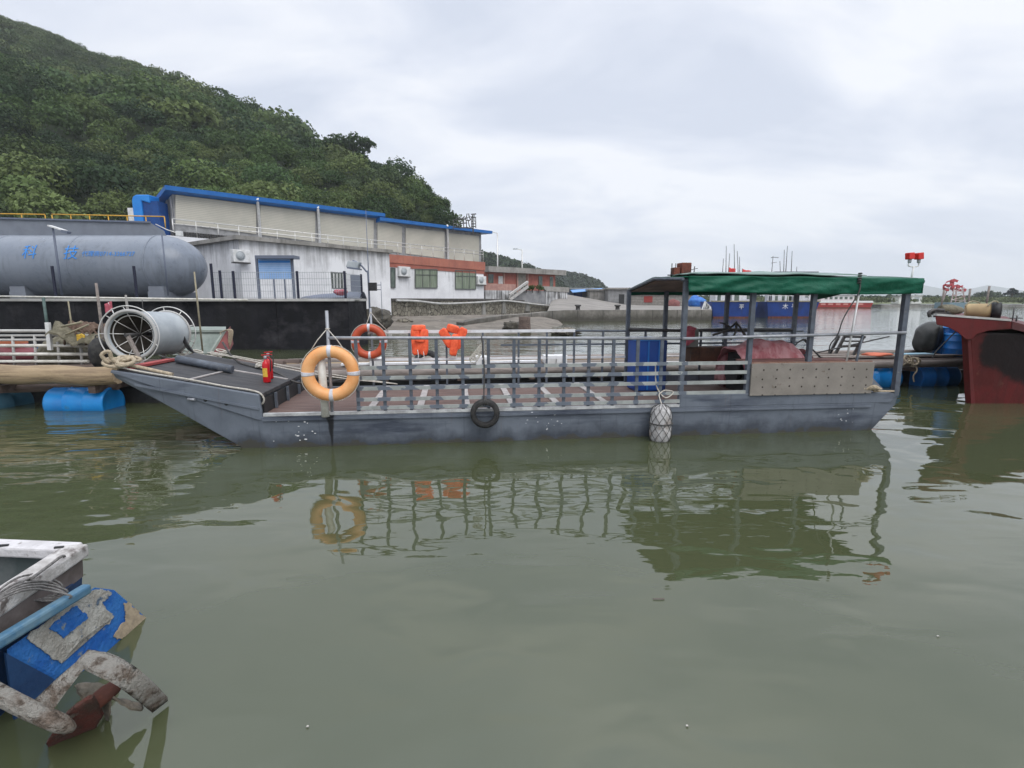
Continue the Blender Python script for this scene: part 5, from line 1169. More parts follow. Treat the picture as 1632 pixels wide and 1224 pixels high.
g = MB()
for k in range(2): g.tube(spline([(-.95, 1.9 - .1 * k, fz(-.95) + .08), (-.4, 1.85 - .12 * k, .95), (.3, 1.8 - .2 * k, .80), (1.0, 1.8 - .2 * k, .66), (1.9, 1.85, .50)]), .009, 7)
btag(g, 'mooring_line', M_ropew, (-.95, 1.9, .98), 'pair of pale ropes running along the far side of the foredeck to the deck', 'rope')
g = MB(); g.tube(spline([(-.8, 2.0, fz(-.8) + .25), (-.5, 1.75, fz(-.5) + .03), (.1, 1.5, fz(.1) + .02), (.5, 1.2, .66), (.7, 1.5, .6), (1.3, 1.8, .62)]), .016, 7)
btag(g, 'hose_line', M_roped, (-.8, 2.0, 1.2), 'black hose lying across the foredeck', 'hose')
g = MB(); c0 = V(-.1, 1.65, fz(-.1) + .03)
for k in range(5): g.torus(c0 + V(rng.uniform(-.05, .05), rng.uniform(-.05, .05), .012 * k), (rng.uniform(-.2, .2), rng.uniform(-.2, .2), 1), .05 + .01 * k, .01, 16, 6)
btag(g, 'rope_coil', M_ropew, c0, 'small white rope coil on the dark foredeck', 'rope')
g = MB()
for k in range(5): g.tube(spline([(8.58 + .03 * k, -.02, .6), (8.68 + .02 * k, -.05 - .01 * k, .66 - .01 * k), (8.8, .0 + .03 * k, .6), (8.62, .06, .58 + .01 * k), (8.55, -.03, .62)]), .014, 6)
g.tube(spline([(8.7, -.03, .575), (8.95, -.06, .575), (9.0, -.02, .575), (8.85, .02, .572), (8.72, .0, .575)]), .01, 6)
btag(g, 'rope_knot', M_rope, (8.65, 0, .58), 'tan rope knotted round the stern corner by the riveted panel', 'rope')
# blue bin, engine under its red sheet, boxes
cq = toB(G(1037, 607, .434)); cq.y = 1.25
bx0, bx1 = B(1013, 575, 1.1).x, B(1061, 575, 1.1).x
t = thing('blue_bin', 'tall dark blue plastic bin standing on the boat deck by the rail', 'bin', ((bx0 + bx1) / 2, 1.25, .434), 'b')
zt_ = B(1037, 541, 1.1).z
g = MB(); g.box(bx0, 1.08, .436, bx1 - .1, 1.5, zt_); g.obj('body', mat('bin_blue', (.008, .05, .24), (.01, .065, .3), sc=3, rough=.4), t, bevel=.03)
g = MB()
for k in range(3): x = bx0 + .02 + (bx1 - bx0 - .14) * k / 2; g.box(x - .012, 1.066, .46, x + .012, 1.079, zt_ - .03)
g.box(bx0 - .01, 1.07, zt_ - .02, bx1 - .09, 1.51, zt_ + .015); g.obj('rib', M_blue, t)
g = MB(); g.box(bx1 - .085, 1.12, .436, bx1 + .03, 1.5, zt_ - .02); g.obj('side_box', mat('bin_navy', (.006, .02, .09), (.01, .03, .12), rough=.5), t, bevel=.02)
# engine
e0, e1 = B(1163, 575, 1.0).x, B(1279, 575, 1.0).x; ez = B(1220, 541, 1.0).z; em = (e0 + e1) / 2
t = thing('covered_engine', 'engine hump under a draped red tarpaulin behind the riveted panel', 'engine', (em, 1.0, .434), 'b')
def tarp(u, v):
    x = e0 + (e1 - e0) * u; a = math.pi * v; hh = (ez - .45) * (.84 + .16 * math.sin(math.pi * min(1, u * 1.1)) ) * (1 - .55 * max(0, (u - .72) / .28) ** 2.2)
    fold = .03 * math.sin(x * 16 + 2.5 * nz(x * 3, a * 1.5)) * (1 - math.sin(a) * .6) + .05 * nz(x * 5, a * 2) + .025 * nz(x * 12, a * 5)
    s = math.sin(a) ** .55; c = math.copysign(abs(math.cos(a)) ** .8, math.cos(a))
    return V(x + .015 * nz(a * 3, x * 4), 1.0 - c * (.42 + fold), .45 + s * hh + fold * .6)
g = MB(); g.sheet(tarp, 40, 44, (0, 0, -.012)); g.obj('tarpaulin', M_tarpr, t)
g = MB(); g.box(e0 + .12, .72, .436, e1 - .1, 1.28, ez - .22); g.lathe([(.2, 0), (.2, .08)], (e0 + .03, 1.0, .75), (1, 0, 0), 20); g.obj('engine_block', M_black, t)
g = MB(); g.grid(lambda u, v: V(e1 - .02 + .02 * nz(v * 5, u * 4), .62 + .76 * u, .45 + (ez - .6) * v * math.sin(math.pi * (.12 + .76 * u)) ** .5), 12, 8); g.obj('end_flap', M_tarpr, t)
g = MB(); g.box(6.98, .3, .96, 8.6, .62, .985); btag(g, 'seat_plank', mat('plank_red', (.24, .11, .09), (.18, .09, .08), sc=4, rough=.8), (7.8, .4, .96), 'reddish brown plank seat along the top of the riveted panel', 'plank')
r0, r1 = B(1096, 565, 1.85), B(1158, 565, 1.85)
g = MB(); g.box(r0.x, 1.72, .8, r1.x, 1.95, 1.06); g.box(r0.x + .15, 1.70, .84, r0.x + .17, 1.719, 1.04); btag(g, 'rusty_box', mat('rust_brown', (.07, .045, .035), (.14, .07, .045), sc=4, rough=.85), (r0.x, 1.8, .8), 'long rusty brown steel box on the far side of the boat', 'box')
for x in (r0.x + .05, r1.x - .05): pass
q = B(1097, 545, 1.75); g = MB(); g.box(q.x - .04, 1.7, 1.062, q.x + .16, 1.9, 1.36); btag(g, 'grey_can', mat('olive_can', (.13, .135, .12), (.2, .2, .18), sc=6, rough=.7), (q.x, 1.8, 1.06), 'grey can standing on the rusty box', 'can', bevel=.015)
g = MB(); g.sheet(lambda u, v: V(q.x - .14 + .22 * u, 1.68 - .04 * math.sin(u * 4), 1.38 - .3 * v * (1 - .3 * u) + .03 * nz(u * 4, v * 4)), 10, 10, (0, -.02, 0)); g.blob((q.x - .02, 1.72, 1.36), .12, .08, .06, 3, .4); btag(g, 'pink_rag', M_pink, (q.x, 1.7, 1.3), 'pink rag thrown over the grey can by the far rail', 'rag')
g = MB()
for k in range(7): g.tube(spline([(r1.x - .1, 1.68, 1.05), (r1.x - .2 + .03 * k, 1.66, .96 - .01 * k), (r1.x - .14 + .02 * k, 1.66, .85), (r1.x - .04 + .015 * k, 1.67, .95), (r1.x - .1, 1.68, 1.05)]), .007, 5)
btag(g, 'rope_bundle', M_pink, (r1.x, 1.68, 1.05), 'bundle of pinkish red cord hanging on the rusty box', 'cord')
# anchors: one folded on the far rail, one on the raft side
def anchor(o, d, lab, s=1., frame='b'):
    t_ = thing('grapnel_anchor', lab, 'anchor', o, frame, 'black anchors'); o = V(*o); d = V(*d).normalized(); x = d.orthogonal().normalized(); y = d.cross(x)
    MB().tube([o, o + d * .5 * s], .022 * s, 8).obj('shank', M_steel, t_)
    for k in range(4):
        r = x * math.cos(k * math.pi / 2 + .5) + y * math.sin(k * math.pi / 2 + .5); g_ = MB()
        g_.tube(spline([o + d * .5 * s, o + d * .47 * s + r * .12 * s, o + d * .33 * s + r * .24 * s]), [.02 * s] * 12 + [.012 * s], 7)
        g_.obox(o + d * .33 * s + r * .235 * s, r * .012 * s, d.cross(r) * .045 * s, d * .07 * s); g_.obj('fluke', M_steel, t_)
def grapnel(lab, y, shank, arms, r):
    o = B(*shank[0], y); t_ = thing('grapnel_anchor', lab, 'anchor', o, 'b', 'dark anchors')
    MB().tube([B(*q_, y) for q_ in shank], r, 8).obj('shank', M_steel, t_)
    for k, a_ in enumerate(arms):
        q_ = spline([B(*p_, y + .05 * (k - 1)) for p_ in a_]); n_ = len(q_); g_ = MB(); g_.tube(q_, [r * (1.2 - .7 * i / (n_ - 1)) for i in range(n_)], 7)
        e1, e0 = q_[-1], q_[-1].lerp(q_[-4], 1.0); g_.bar(e0, e1, r * 3.2, r * .9); g_.obj('fluke', M_steel, t_)
grapnel('black four-fluked anchor lashed on the far rail under the canopy', 1.86, [(1136, 534), (1158, 527), (1174, 514)], [[(1172, 513), (1180, 522), (1187, 534)], [(1174, 515), (1172, 530), (1164, 541)], [(1164, 522), (1156, 517), (1147, 514)]], .02)
grapnel('dark anchor standing upright behind the red tarpaulin', 1.5, [(1281, 541), (1296, 558), (1312, 574)], [[(1281, 541), (1273, 545), (1265, 552)], [(1283, 541), (1289, 548), (1290, 556)]], .014)
# rusty box and lamp on the canopy roof
q = V(6.04, 1.15, 0); q = B(1084, 440, 1.15); zq = roofz(q.x, 1.15) + .03
t = thing('rusty_winch', 'rust red winch box with thin rods on top of the canopy', 'winch', (q.x, 1.15, zq), 'b')
g = MB(); g.box(q.x - .02, 1.05, zq + .01, q.x + .13, 1.25, zq + .21); g.box(q.x - .13, 1.08, zq + .01, q.x - .03, 1.22, zq + .14); g.obj('box', M_rust, t, bevel=.008)
g = MB()
for x in (q.x - .16, q.x - .1): g.tube([(x, 1.1, zq), (x, 1.1, zq + .2)], .007, 6)
g.tube([(q.x - .18, 1.1, zq + .03), (q.x + .24, 1.1, zq + .03)], .01, 6); g.tube([(q.x - .18, 1.2, zq + .03), (q.x + .24, 1.2, zq + .03)], .01, 6); g.tube([(q.x + .2, 1.12, zq), (q.x + .21, 1.12, zq + .16)], .007, 6); g.tube([(q.x + .16, 1.12, zq + .11), (q.x + .26, 1.12, zq + .13)], .005, 6)
g.obj('rod', M_steel, t)
q = B(1452, 445, .12); tp_ = B(1455, 425, .12); z0 = roofz(q.x, .12)
t = thing('twin_lamp', 'white post with two square red lamps on the canopy corner', 'lamp', (q.x, .12, z0), 'b')
MB().tube([(q.x, .12, z0 - .05), (q.x + .015, .12, tp_.z)], .013, 8).obj('post', M_white, t)
MB().tube(spline([(q.x - .065, .12, tp_.z + .07), (q.x - .062, .12, tp_.z + .01), (q.x + .015, .12, tp_.z), (q.x + .085, .12, tp_.z + .01), (q.x + .087, .12, tp_.z + .07)]), .008, 6).obj('yoke', M_white, t)
for dx in (-.055, .085):
    g = MB(); g.lathe([(.02, 0), (.024, .05)], (q.x + dx, .12, tp_.z + .05), (0, 0, 1), 12); g.obj('socket', M_grey, t)
    g = MB(); g.obox((q.x + dx - .005, .12, tp_.z + .145), (.042, 0, .004), (0, .04, 0), (-.006, 0, .045)); g.obj('red_lens', mat('lamp_red', (.62, .03, .025), (.5, .025, .02), rough=.3), t, bevel=.008)
# ================================================================== RAFTS AND GEAR BEHIND
def log(a, b, r, seed=0, n=10):
    a, b = Vector(a), Vector(b); k = 10; pts = []; rs = []
    for i in range(k + 1):
        u = i / k; q_ = a.lerp(b, u); q_ += V(0, nz(u * 3, seed) * r * .4, nz(u * 3, seed, 5) * r * .35); pts.append(q_); rs.append(r * (1 + .1 * nz(u * 5, seed, 9)))
    return MB().tube(pts, rs, n)
def drum(p, c, axis, m=M_blue, L=.9, R=.29, lab=None):
    c = Vector(c); ax = Vector(axis).normalized(); h = L / 2
    g_ = MB(); g_.lathe([(.02, -h + .02), (R * .86, -h + .02), (R * .95, -h), (R, -h + .03), (R, -h * .36), (R + .012, -h * .33), (R, -h * .3), (R, h * .3), (R + .012, h * .33), (R, h * .36), (R, h - .03), (R * .95, h), (R * .86, h - .02), (.02, h - .02)], c, ax, 28)
    return g_.obj('float_drum', m, p, label=lab)
lr = thing('timber_raft', 'left mooring raft of heavy yellowish logs on blue drums', 'raft', (-7.5, 9, 0))
for (p0, p1, Y, r) in [((-60, 598), (188, 597), 8.62, .16), ((-60, 622), (188, 615), 8.9, .07)]:
    log(P(p0[0], p0[1], Y), P(p1[0], p1[1], Y), r, p0[1]).obj('log', M_wood if r > .1 else M_woodd, lr)
zr = P(90, 588, 8.7).z
for k in range(5): log((-13, 9.0 + .3 * k, zr - .12), (-5.0 + .2 * k, 9.1 + .3 * k, zr - .12), .11, k).obj('log', M_woodd, lr)
for k, x in enumerate((-12, -10.2, -8.6, -7.0, -5.6)): MB().bar((x, 8.55, zr - .33), (x, 10.6, zr - .33), .12, .12).obj('crossbeam', M_woodd, lr)
dm = P(127, 638, 8.75); drum(lr, (dm.x, 8.85, dm.z - .06), (1, 0, 0), M_lblue, 1.02, .27)
dm2 = P(-8, 640, 8.8); drum(lr, (dm2.x - .1, 9.2, dm2.z - .08), (.2, 1, 0), mat('dull_blue_drum', (.03, .1, .15), (.05, .13, .18), rough=.5), .95, .28, 'dull greenish blue float drum')
drum(lr, (dm.x + .9, 9.6, .12), (1, 0, 0), M_blue)
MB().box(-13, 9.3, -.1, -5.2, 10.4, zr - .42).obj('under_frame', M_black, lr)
# white railing on the raft
rf = thing('raft_railing', 'weathered white pipe railing along the left raft', 'railing', (-9, 9.45, zr)); YR = 9.45
for (y0, y1, x0, x1, r) in [(527.5, 527.5, -60, 92, .028), (535, 534.5, -60, 170, .02), (542, 541.5, -60, 78, .022), (551, 551, -60, 141, .03), (564.5, 564.5, -60, 141, .03), (576.5, 576, -60, 141, .03)]:
    MB().tube([P(x0, y0, YR), P(x1, y1, YR)], r, 8).obj('rail', M_concl if r < .029 else M_pvc, rf)
for px in (-40, 20, 55, 92, 128): a, b = P(px, 535 if px < 92 else 545, YR), P(px + 3, 582, YR); MB().tube([b, a], .022, 8).obj('post', M_concl, rf)
a, b = P(79, 549, YR - .05), P(76, 514, YR - .05); MB().bar(a - V(0, 0, .1), b, .07, .05).obj('post', M_white, rf, label='thick white post')
MB().tube([P(168, 576, YR), P(215, 577, YR)], .025, 8).obj('rail', M_concl, rf)
# heaps behind the railing
q = P(25, 566, 10.0); tag(MB().blob(q - V(.2, 0, .08), .62, .5, .33, 3,   .18, flat=-.25).obj('red_heap', mat('dark_red_tarp', (.15, .03, .04), (.22, .06, .07), sc=3, rough=.6, bump=.02, bsc=6), base=q), 'dark red tarpaulin mound behind the left raft railing', 'tarpaulin')
q = P(66, 562, 10.2); g = MB(); g.box(q.x - .22, 10.1, zr, q.x + .3, 10.6, P(66, 550, 10.2).z); tag(g.obj('blue_crate', M_blue, base=(q.x, 10.3, zr), bevel=.03), 'blue plastic crate between the red mound and the nets', 'crate')
q = P(15, 546, 9.9); g = MB(); g.bar(q - V(.6, 0, 0), q + V(.22, 0, .02), .3, .08); tag(g.obj('orange_board', mat('orange_board', (.55, .18, .08), (.45, .14, .07), rough=.7), base=q), 'faded orange board lying on the red mound', 'board')
q = P(108, 562, 10.0); g = MB(); g.blob(q - V(0, 0, .1), .5, .45, .45, 7, .3, flat=-.4); tag(g.obj('net_pile', M_net, base=q), 'dark olive fishing net pile behind the left railing', 'net')
q = P(122, 530, 9.5); g = MB()
g.sheet(lambda u, v: q + V(-.36 + .95 * u, -.25 + .5 * v, .1 - .18 * u + .14 * nz(u * 3, v * 3) - .3 * abs(v - .5) + .04 * nz(u * 9, v * 8)), 26, 14, (0, 0, .03))
tag(g.obj('draped_net', M_net, base=q), 'olive netting draped over the raft railing left of the net reel', 'net')
g = MB(); g.tube([q + V(-.05, -.25, .12), q + V(.35, -.28, .2)], .02, 7); g.tube([q + V(.05, -.3, -.02), q + V(.48, -.3, .16)], .016, 7); tag(g.obj('bamboo_sticks', M_bamboo, base=q), 'loose bamboo sticks lying on the draped netting', 'sticks')
q = P(138, 522, 9.7); g = MB()
g.sheet(lambda u, v: q + V(-.3 + .75 * u, -.2 + .4 * v, .08 - .1 * abs(u - .4) + .16 * nz(u * 4, v * 3, 2) - .25 * abs(v - .5) + .05 * nz(u * 11, v * 9)), 30, 14, (0, 0, .03))
for k in range(6): g.tube(spline([q + V(-.3 + .12 * k, -.25, .05 * nz(k)), q + V(-.2 + .12 * k, -.28, -.12), q + V(-.22 + .13 * k, -.27, -.3 - .06 * nz(k * 3.3))]), .018, 5)
tag(g.obj('brown_net', mat('brown_netting', (.085, .05, .035), (.16, .11, .08), sc=12, rough=.95, bump=.03, bsc=25), base=q), 'dark brown netting with hanging cords heaped beside the wooden pole', 'net')
q = P(127, 536, 9.3); g = MB(); g.sheet(lambda u, v: q + V(-.06 + .16 * u, .02 * math.sin(u * 5), .05 - .12 * v - .05 * abs(u - .5)), 8, 6, (0, .015, 0)); tag(g.obj('orange_rag', M_yel, base=q), 'small orange yellow rag tied on the railing by the nets', 'rag')
q = P(158, 563, 9.0); t = thing('black_buoy', 'black rubber float hanging by the net reel', 'float', q)
MB().blob(q, .15, .16, .27, 6, .1).obj('float_body', M_tyre, t); MB().torus(q + V(0, 0, .28), (0, 1, 0), .03, .012, 14, 6).obj('eye', M_roped, t)
# poles
for px0, y0, px1, y1, Y, r, m_, lb in [(169, 575, 166, 451, 9.4, .026, M_woodg, 'thick brown wooden pole standing left of the net reel'), (118, 545, 114, 480, 9.6, .014, M_bamboo, 'thin bamboo stick rising from the draped nets'), (163, 525, 153, 482, 9.6, .012, M_roped, 'black and white banded stick leaning by the red flag'), (321, 540, 313, 433, 10.4, .017, M_bamboo, 'tall thin bamboo pole right of the net reel'), (204, 500, 203, 470, 9.6, .022, M_conc, 'short grey post behind the net reel'), (228, 494, 229, 478, 9.6, .008, M_steel, 'thin black rod behind the top of the net reel')]:
    a, b = P(px0, y0, Y), P(px1, y1, Y); b = V(a.x + (px1 - px0) * .002, Y, b.z); tag(MB().tube([a - V(0, 0, .25), a.lerp(b, .5), b], [r, r, r * .85], 7).obj('raft_pole', m_, base=a), lb, 'pole', 'poles on the left raft')
t = thing('marker_flag', 'small red marker flag on a stick beside the net reel', 'flag', P(176, 520, 9.3)); q = P(180, 500, 9.3)
MB().tube([P(187, 512, 9.3), P(173, 482, 9.3)], .009, 6).obj('stick', M_white, t)
g = MB(); g.sheet(lambda u, v: P(167, 490, 9.3) + V(.13 * u, .01 * math.sin(u * 6), .06 - .17 * v + .05 * u), 8, 6, (0, .01, 0)); g.obj('flag', M_pink, t)
# net reel
ra_, rb_ = P(209, 533.5, 8.95), P(268, 530, 10.05)
nr = thing('net_reel', 'large grey white net reel drum with wire spokes on the raft', 'net reel', V((ra_.x + rb_.x) / 2, 9.3, zr)); ax = (rb_ - ra_).normalized(); LR = (rb_ - ra_).length; RR = .40
MB().lathe([(RR, 0), (RR, .02), (RR - .01, .04), (RR, LR * .5), (RR - .01, LR - .04), (RR, LR), (RR - .03, LR), (RR - .035, LR * .5), (RR - .03, 0), (RR, 0)], ra_, ax, 56, cap=False).obj('drum', M_grey, nr)
MB().torus(ra_, ax, RR + .01, .028, 56, 8).obj('rim', M_concl, nr); MB().torus(rb_, ax, RR + .005, .02, 56, 8).obj('rim', M_concl, nr)
for o_, r_ in ((ra_ - ax * .05, RR + .09), (ra_ + ax * .06, RR - .07), (rb_ + ax * .03, RR + .09)): MB().torus(o_, ax, r_, .01, 56, 6).obj('wire_hoop', M_stain, nr)
xx_ = ax.cross(V(0, 0, 1)).normalized(); yy_ = xx_.cross(ax)
for k in range(9):
    r_ = xx_ * math.cos(k * .698 + .3) + yy_ * math.sin(k * .698 + .3); MB().tube([ra_ + ax * .25, ra_ - ax * .05 + r_ * (RR + .09)], .007, 5).obj('spoke', M_stain, nr); MB().tube([rb_, rb_ + ax * .03 + r_ * (RR + .09)], .007, 5).obj('spoke', M_stain, nr)
MB().tube([ra_ - ax * .15, rb_ + ax * .15], .03, 10).obj('axle', M_steel, nr)
g = MB(); g.lathe([(RR - .037, .03), (RR - .04, LR * .6), (RR - .06, LR * .62), (.05, LR * .5), (.05, LR * .47), (RR - .08, LR * .58), (RR - .06, .04)], ra_, ax, 40, cap=False); g.obj('web_shade_liner', mat('reel_inner_shade', (.06, .05, .04), (.1, .085, .07), rough=.9), nr)  # web with an added dark liner that paints the drum's inner shade
g = MB(); a = ra_ - ax * .1
g.bar(a, V(a.x + .32, a.y - .1, zr - .05), .06, .04); b = rb_ + ax * .12; g.bar(b, V(b.x + .2, b.y, zr - .05), .06, .05); g.bar(b, V(b.x - .25, b.y, zr - .05), .06, .05); g.obj('stand', M_woodg, nr)
# green flat boat with the red bow
gq = P(330, 560, 11.0); t = thing('green_skiff', 'faded green flat boat with a red bow plate behind the foredeck', 'skiff', V(gq.x, 11, 0))
a0, a1, a2, a3 = P(286, 529, 11.3), P(360, 529, 11.3), P(338, 563, 11.0), P(275, 566, 11.0)
g = MB(); g.prism([a0, a1, a2, a3], (-.7, 1.3, .05)); g.obj('hull', mat('skiff_green', (.2, .24, .21), (.28, .31, .28), sc=2.5, rough=.7, extra=streak_extra((.1, .11, .1), .6), bump=.01, bsc=9), t)
b0, b1, b2 = P(360.5, 528, 11.25), P(366, 560, 11.0), P(339, 563.5, 10.95)
g = MB(); g.prism([b0, b1, b2], (-.6, 1.3, .05)); g.obj('bow_plate', mat('skiff_red', (.24, .07, .06), (.17, .05, .05), sc=3, rough=.7), t)
g = MB(); g.bar(a1 + V(0, -.05, .0), a2 + V(0, -.05, 0), .06, .06); g.bar(a0 + V(0, -.02, .02), a1 + V(0, -.02, .02), .06, .05); g.obj('gunwale', mat('skiff_trim', (.33, .38, .33), (.25, .28, .25), rough=.7), t)
g = MB(); 
for k in range(4): g.tube(spline([b0 + V(-.1, -.05, -.02), b0 + V(.1 + .03 * k, -.1, .03), b0 + V(.08, -.1, -.2 - .05 * k), b0 + V(-.05, -.08, -.25), b0 + V(-.1, -.05, -.02)]), .012, 5)
tag(g.obj('rope_coil', M_rope, base=b0), 'pinkish rope coil hanging on the red bow plate of the green skiff', 'rope')
rng = random.Random(4); g = MB(); q = P(322, 566, 10.2)
for k in range(12): o = q + V(rng.uniform(-.35, .45), rng.uniform(-.2, .2), rng.uniform(-.06, .1)); g.torus(o, (rng.uniform(-.5, .5), rng.uniform(-.5, .5), 1), rng.uniform(.06, .15), .014, 16, 5)
tag(g.obj('rope_tangle', M_ropew, base=q), 'tangle of pale ropes in front of the green skiff', 'rope')
g = MB()
for k in range(3): g.tube(spline([P(292, 535 + 3 * k, 9.9), P(300, 550 + 3 * k, 9.9), P(315 + 3 * k, 568, 9.7), P(335 + 5 * k, 578, 9.5)]), .018, 6)
tag(g.obj('black_hoses', M_black, base=P(300, 550, 9.9)), 'black hoses curling down beside the net reel', 'hose')
# long raft behind the boat
A_, B_ = V(-4.4, 9.35, .5), V(10.6, 11.35, .5); rd_ = (B_ - A_).normalized(); rn = V(-rd_.y, rd_.x, 0)
rt = thing('mooring_raft', 'long raft of grey timbers on blue drums behind the grey boat', 'raft', A_.lerp(B_, .5) - V(0, 0, .5))
for k, (off, z, r, m_) in enumerate([(0, .5, .085, M_woodg), (.22, .52, .07, M_woodd), (.5, .56, .08, M_woodg), (.85, .55, .07, M_wood), (1.2, .58, .09, M_woodg), (1.6, .56, .07, M_woodd)]):
    log(A_ + rn * off + V(0, 0, z - .5), B_ + rn * off + V(0, 0, z - .5), r, 30 + k).obj('log', m_, rt)
for k in range(11):
    c = A_.lerp(B_, (k + .5) / 11); MB().bar(c - rn * .1 + V(0, 0, -.11), c + rn * 1.8 + V(0, 0, -.08), .1, .09).obj('crossbeam', M_woodd, rt)
for (u0, u1, off, z, m_) in [(.08, .33, .35, .64, M_far), (.3, .62, .7, .66, M_batten), (.36, .6, .12, .6, M_concl), (.62, .8, .6, .645, M_woodg), (.74, .97, .35, .63, M_woodg)]:
    c0_, c1_ = A_.lerp(B_, u0) + rn * off, A_.lerp(B_, u1) + rn * off; MB().bar(V(c0_.x, c0_.y, z), V(c1_.x, c1_.y, z), .16, .035).obj('plank', m_, rt)
for px, Y in ((720, 10.6), (880, 10.8), (990, 11.0), (1180, 11.2)):
    q = P(px, 606, Y); drum(rt, (q.x, Y, .14), rd_, M_blue)
for px in (1410, 1501):
    d_ = ray(px, 600); u_ = [0, 0]; s_ = (A_.y + .1 - 0) ; tq_ = None
    pl = VPlane(A_ + rn * -.06, B_ + rn * -.06); q = pl.hit(px, 601); drum(rt, (q.x, q.y + .3, .17), rd_, M_lblue if px < 1450 else M_blue, .85 if px < 1450 else .95)
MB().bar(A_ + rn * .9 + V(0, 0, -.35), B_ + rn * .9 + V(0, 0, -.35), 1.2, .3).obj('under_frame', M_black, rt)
def on_raft(px, off, z): pl = VPlane(A_ + rn * off, B_ + rn * off); q_ = pl.hit(px, 580); return V(q_.x, q_.y, z)
# things on the long raft
for px, lb in [(600, 'white foam box lying on the raft behind the deck, farthest left'), (767, 'white foam box on the raft seen through the railing beside the tyre rope'), (875, 'white foam box on the raft, left one of the close pair'), (893, 'white foam box on the raft, right one of the close pair')]:
    q = on_raft(px, .35, .60); g = MB(); g.obox(q + V(0, 0, .07), rd_ * .11, rn * .13, V(0, 0, .07)); g.obox(q + V(0, 0, .15), rd_ * .116, rn * .136, V(0, 0, .012)); tag(g.obj('foam_box', M_white, base=q, bevel=.01), lb, 'box', 'white foam boxes on the raft')
q = on_raft(680, .5, .62); tag(MB().torus(q + V(0, 0, .03), (0, -.8, .6), .2, .06, 30, 10).obj('old_tyre', M_tyre, base=q), 'old tyre leaning on the raft behind the deck battens', 'tyre')
q = on_raft(1062, .5, .6); 
q = on_raft(1350, .7, .62); t = thing('folding_stand', 'black steel folding frame standing on the raft beyond the white pole', 'frame', q)
g = MB(); g.bar(q + V(-.3, 0, 0), q + V(-.12, 0, .42), .05, .05); g.bar(q + V(.12, 0, 0), q + V(.3, 0, .4), .05, .05); g.bar(q + V(-.14, 0, .42), q + V(.34, 0, .41), .05, .05); g.bar(q + V(-.2, 0, .2), q + V(.24, 0, .22), .05, .05); g.bar(q + V(-.3, .2, 0), q + V(-.12, .2, .42), .05, .05); g.bar(q + V(-.1, 0, .32), q + V(.24, 0, .32), .12, .03); g.obj('leg', M_steel, t)
a, b = on_raft(1300, .6, .7), on_raft(1412, .9, 1.02); tag(MB().tube([a, b], .016, 6).obj('slanting_pole', M_steel, base=a), 'thin dark pole slanting over the black steel frame', 'pole')
q = on_raft(1470, 1.0, .62); t = thing('covered_bundle', 'black tarpaulin bundle standing on the raft left of the blue barrel', 'bundle', q)
zt2 = P(1470, 514, q.y).z; hh = (zt2 - .6) / 2
def bund(u, v):
    a, b_ = u * 6.2832, (v - .5) * math.pi; d = V(math.cos(a) * math.cos(b_), math.sin(a) * math.cos(b_), math.sin(b_)); k = 1 + .09 * math.sin(a * 7) * (1 - v) + .12 * nz(d.x * 2, d.y * 2, d.z * 2)
    return q + V(d.x * .25 * k + .2 * v - .06, d.y * .3 * k, hh + hh * 1.02 * math.copysign(abs(d.z) ** .8, d.z))
g = MB(); g.grid(bund, 44, 22); g.obj('cover', mat('black_tarp', (.028, .03, .028), (.05, .05, .046), sc=3, rough=.45, bump=.02, bsc=7), t)
for px, R_d, lb, y0, off in [(1505, .25, 'blue barrel standing on the raft, left and taller one of two', 520, .9), (1522, .25, 'blue barrel standing on the raft under the red boat bow, right one of two', 531, .55)]:
    q = on_raft(px, off, .58); t = thing('blue_barrel', lb, 'barrel', q, group='blue barrels on the raft'); h_ = P(px, y0, q.y).z - .58
    MB().lathe([(.02, 0), (R_d * .93, 0), (R_d, .03), (R_d, h_ * .33), (R_d + .012, h_ * .35), (R_d, h_ * .37), (R_d, h_ * .66), (R_d + .012, h_ * .68), (R_d, h_ * .7), (R_d, h_ - .04), (R_d * .92, h_), (.02, h_ - .01)], q, (0, 0, 1), 32).obj('barrel_body', M_blue, t)
    MB().torus(q + V(0, 0, h_ - .03), (0, 0, 1), R_d + .004, .014, 36, 8).obj('lid_ring', M_lblue, t)
g = MB(); q = on_raft(1500, .2, 1.35); g.tube([on_raft(1528, .2, 1.36), on_raft(1490, .2, .75), on_raft(1484, .1, .6)], .012, 6); tag(g.obj('dark_line', M_roped, base=q), 'dark rope slanting across the blue barrels', 'rope')
rng = random.Random(14); g = MB(); q = on_raft(1452, -.1, .56)
for k in range(6): g.torus(q + V(rng.uniform(-.12, .12), rng.uniform(-.05, .1), rng.uniform(-.05, .06)), (rng.uniform(-1, 1), 1, rng.uniform(-1, 1)), rng.uniform(.06, .1), .018, 14, 6)
g.tube(spline([q, q + V(.08, -.08, -.15), q + V(.02, -.08, -.3), q + V(.05, -.08, -.42)]), .016, 6)
tag(g.obj('rope_knot', M_rope, base=q), 'tan rope knot on the raft edge behind the canopy stern post', 'rope')
g = MB(); q = on_raft(1395, .4, .66); g.blob(q, .3, .14, .05, 2, .3); tag(g.obj('orange_cloth', mat('orange_cloth', (.6, .17, .1), rough=.8), base=q), 'flat orange cloth lying on the raft near the stern post', 'cloth')
q = on_raft(1455, .45, .66); g = MB(); g.obox(q, rd_ * .4, rn * .12, V(0, 0, .012)); tag(g.obj('blue_board', mat('pale_blue_board', (.25, .45, .55), (.3, .42, .48), sc=5, rough=.7), base=q), 'pale blue board lying on the raft beside the blue barrels', 'board')
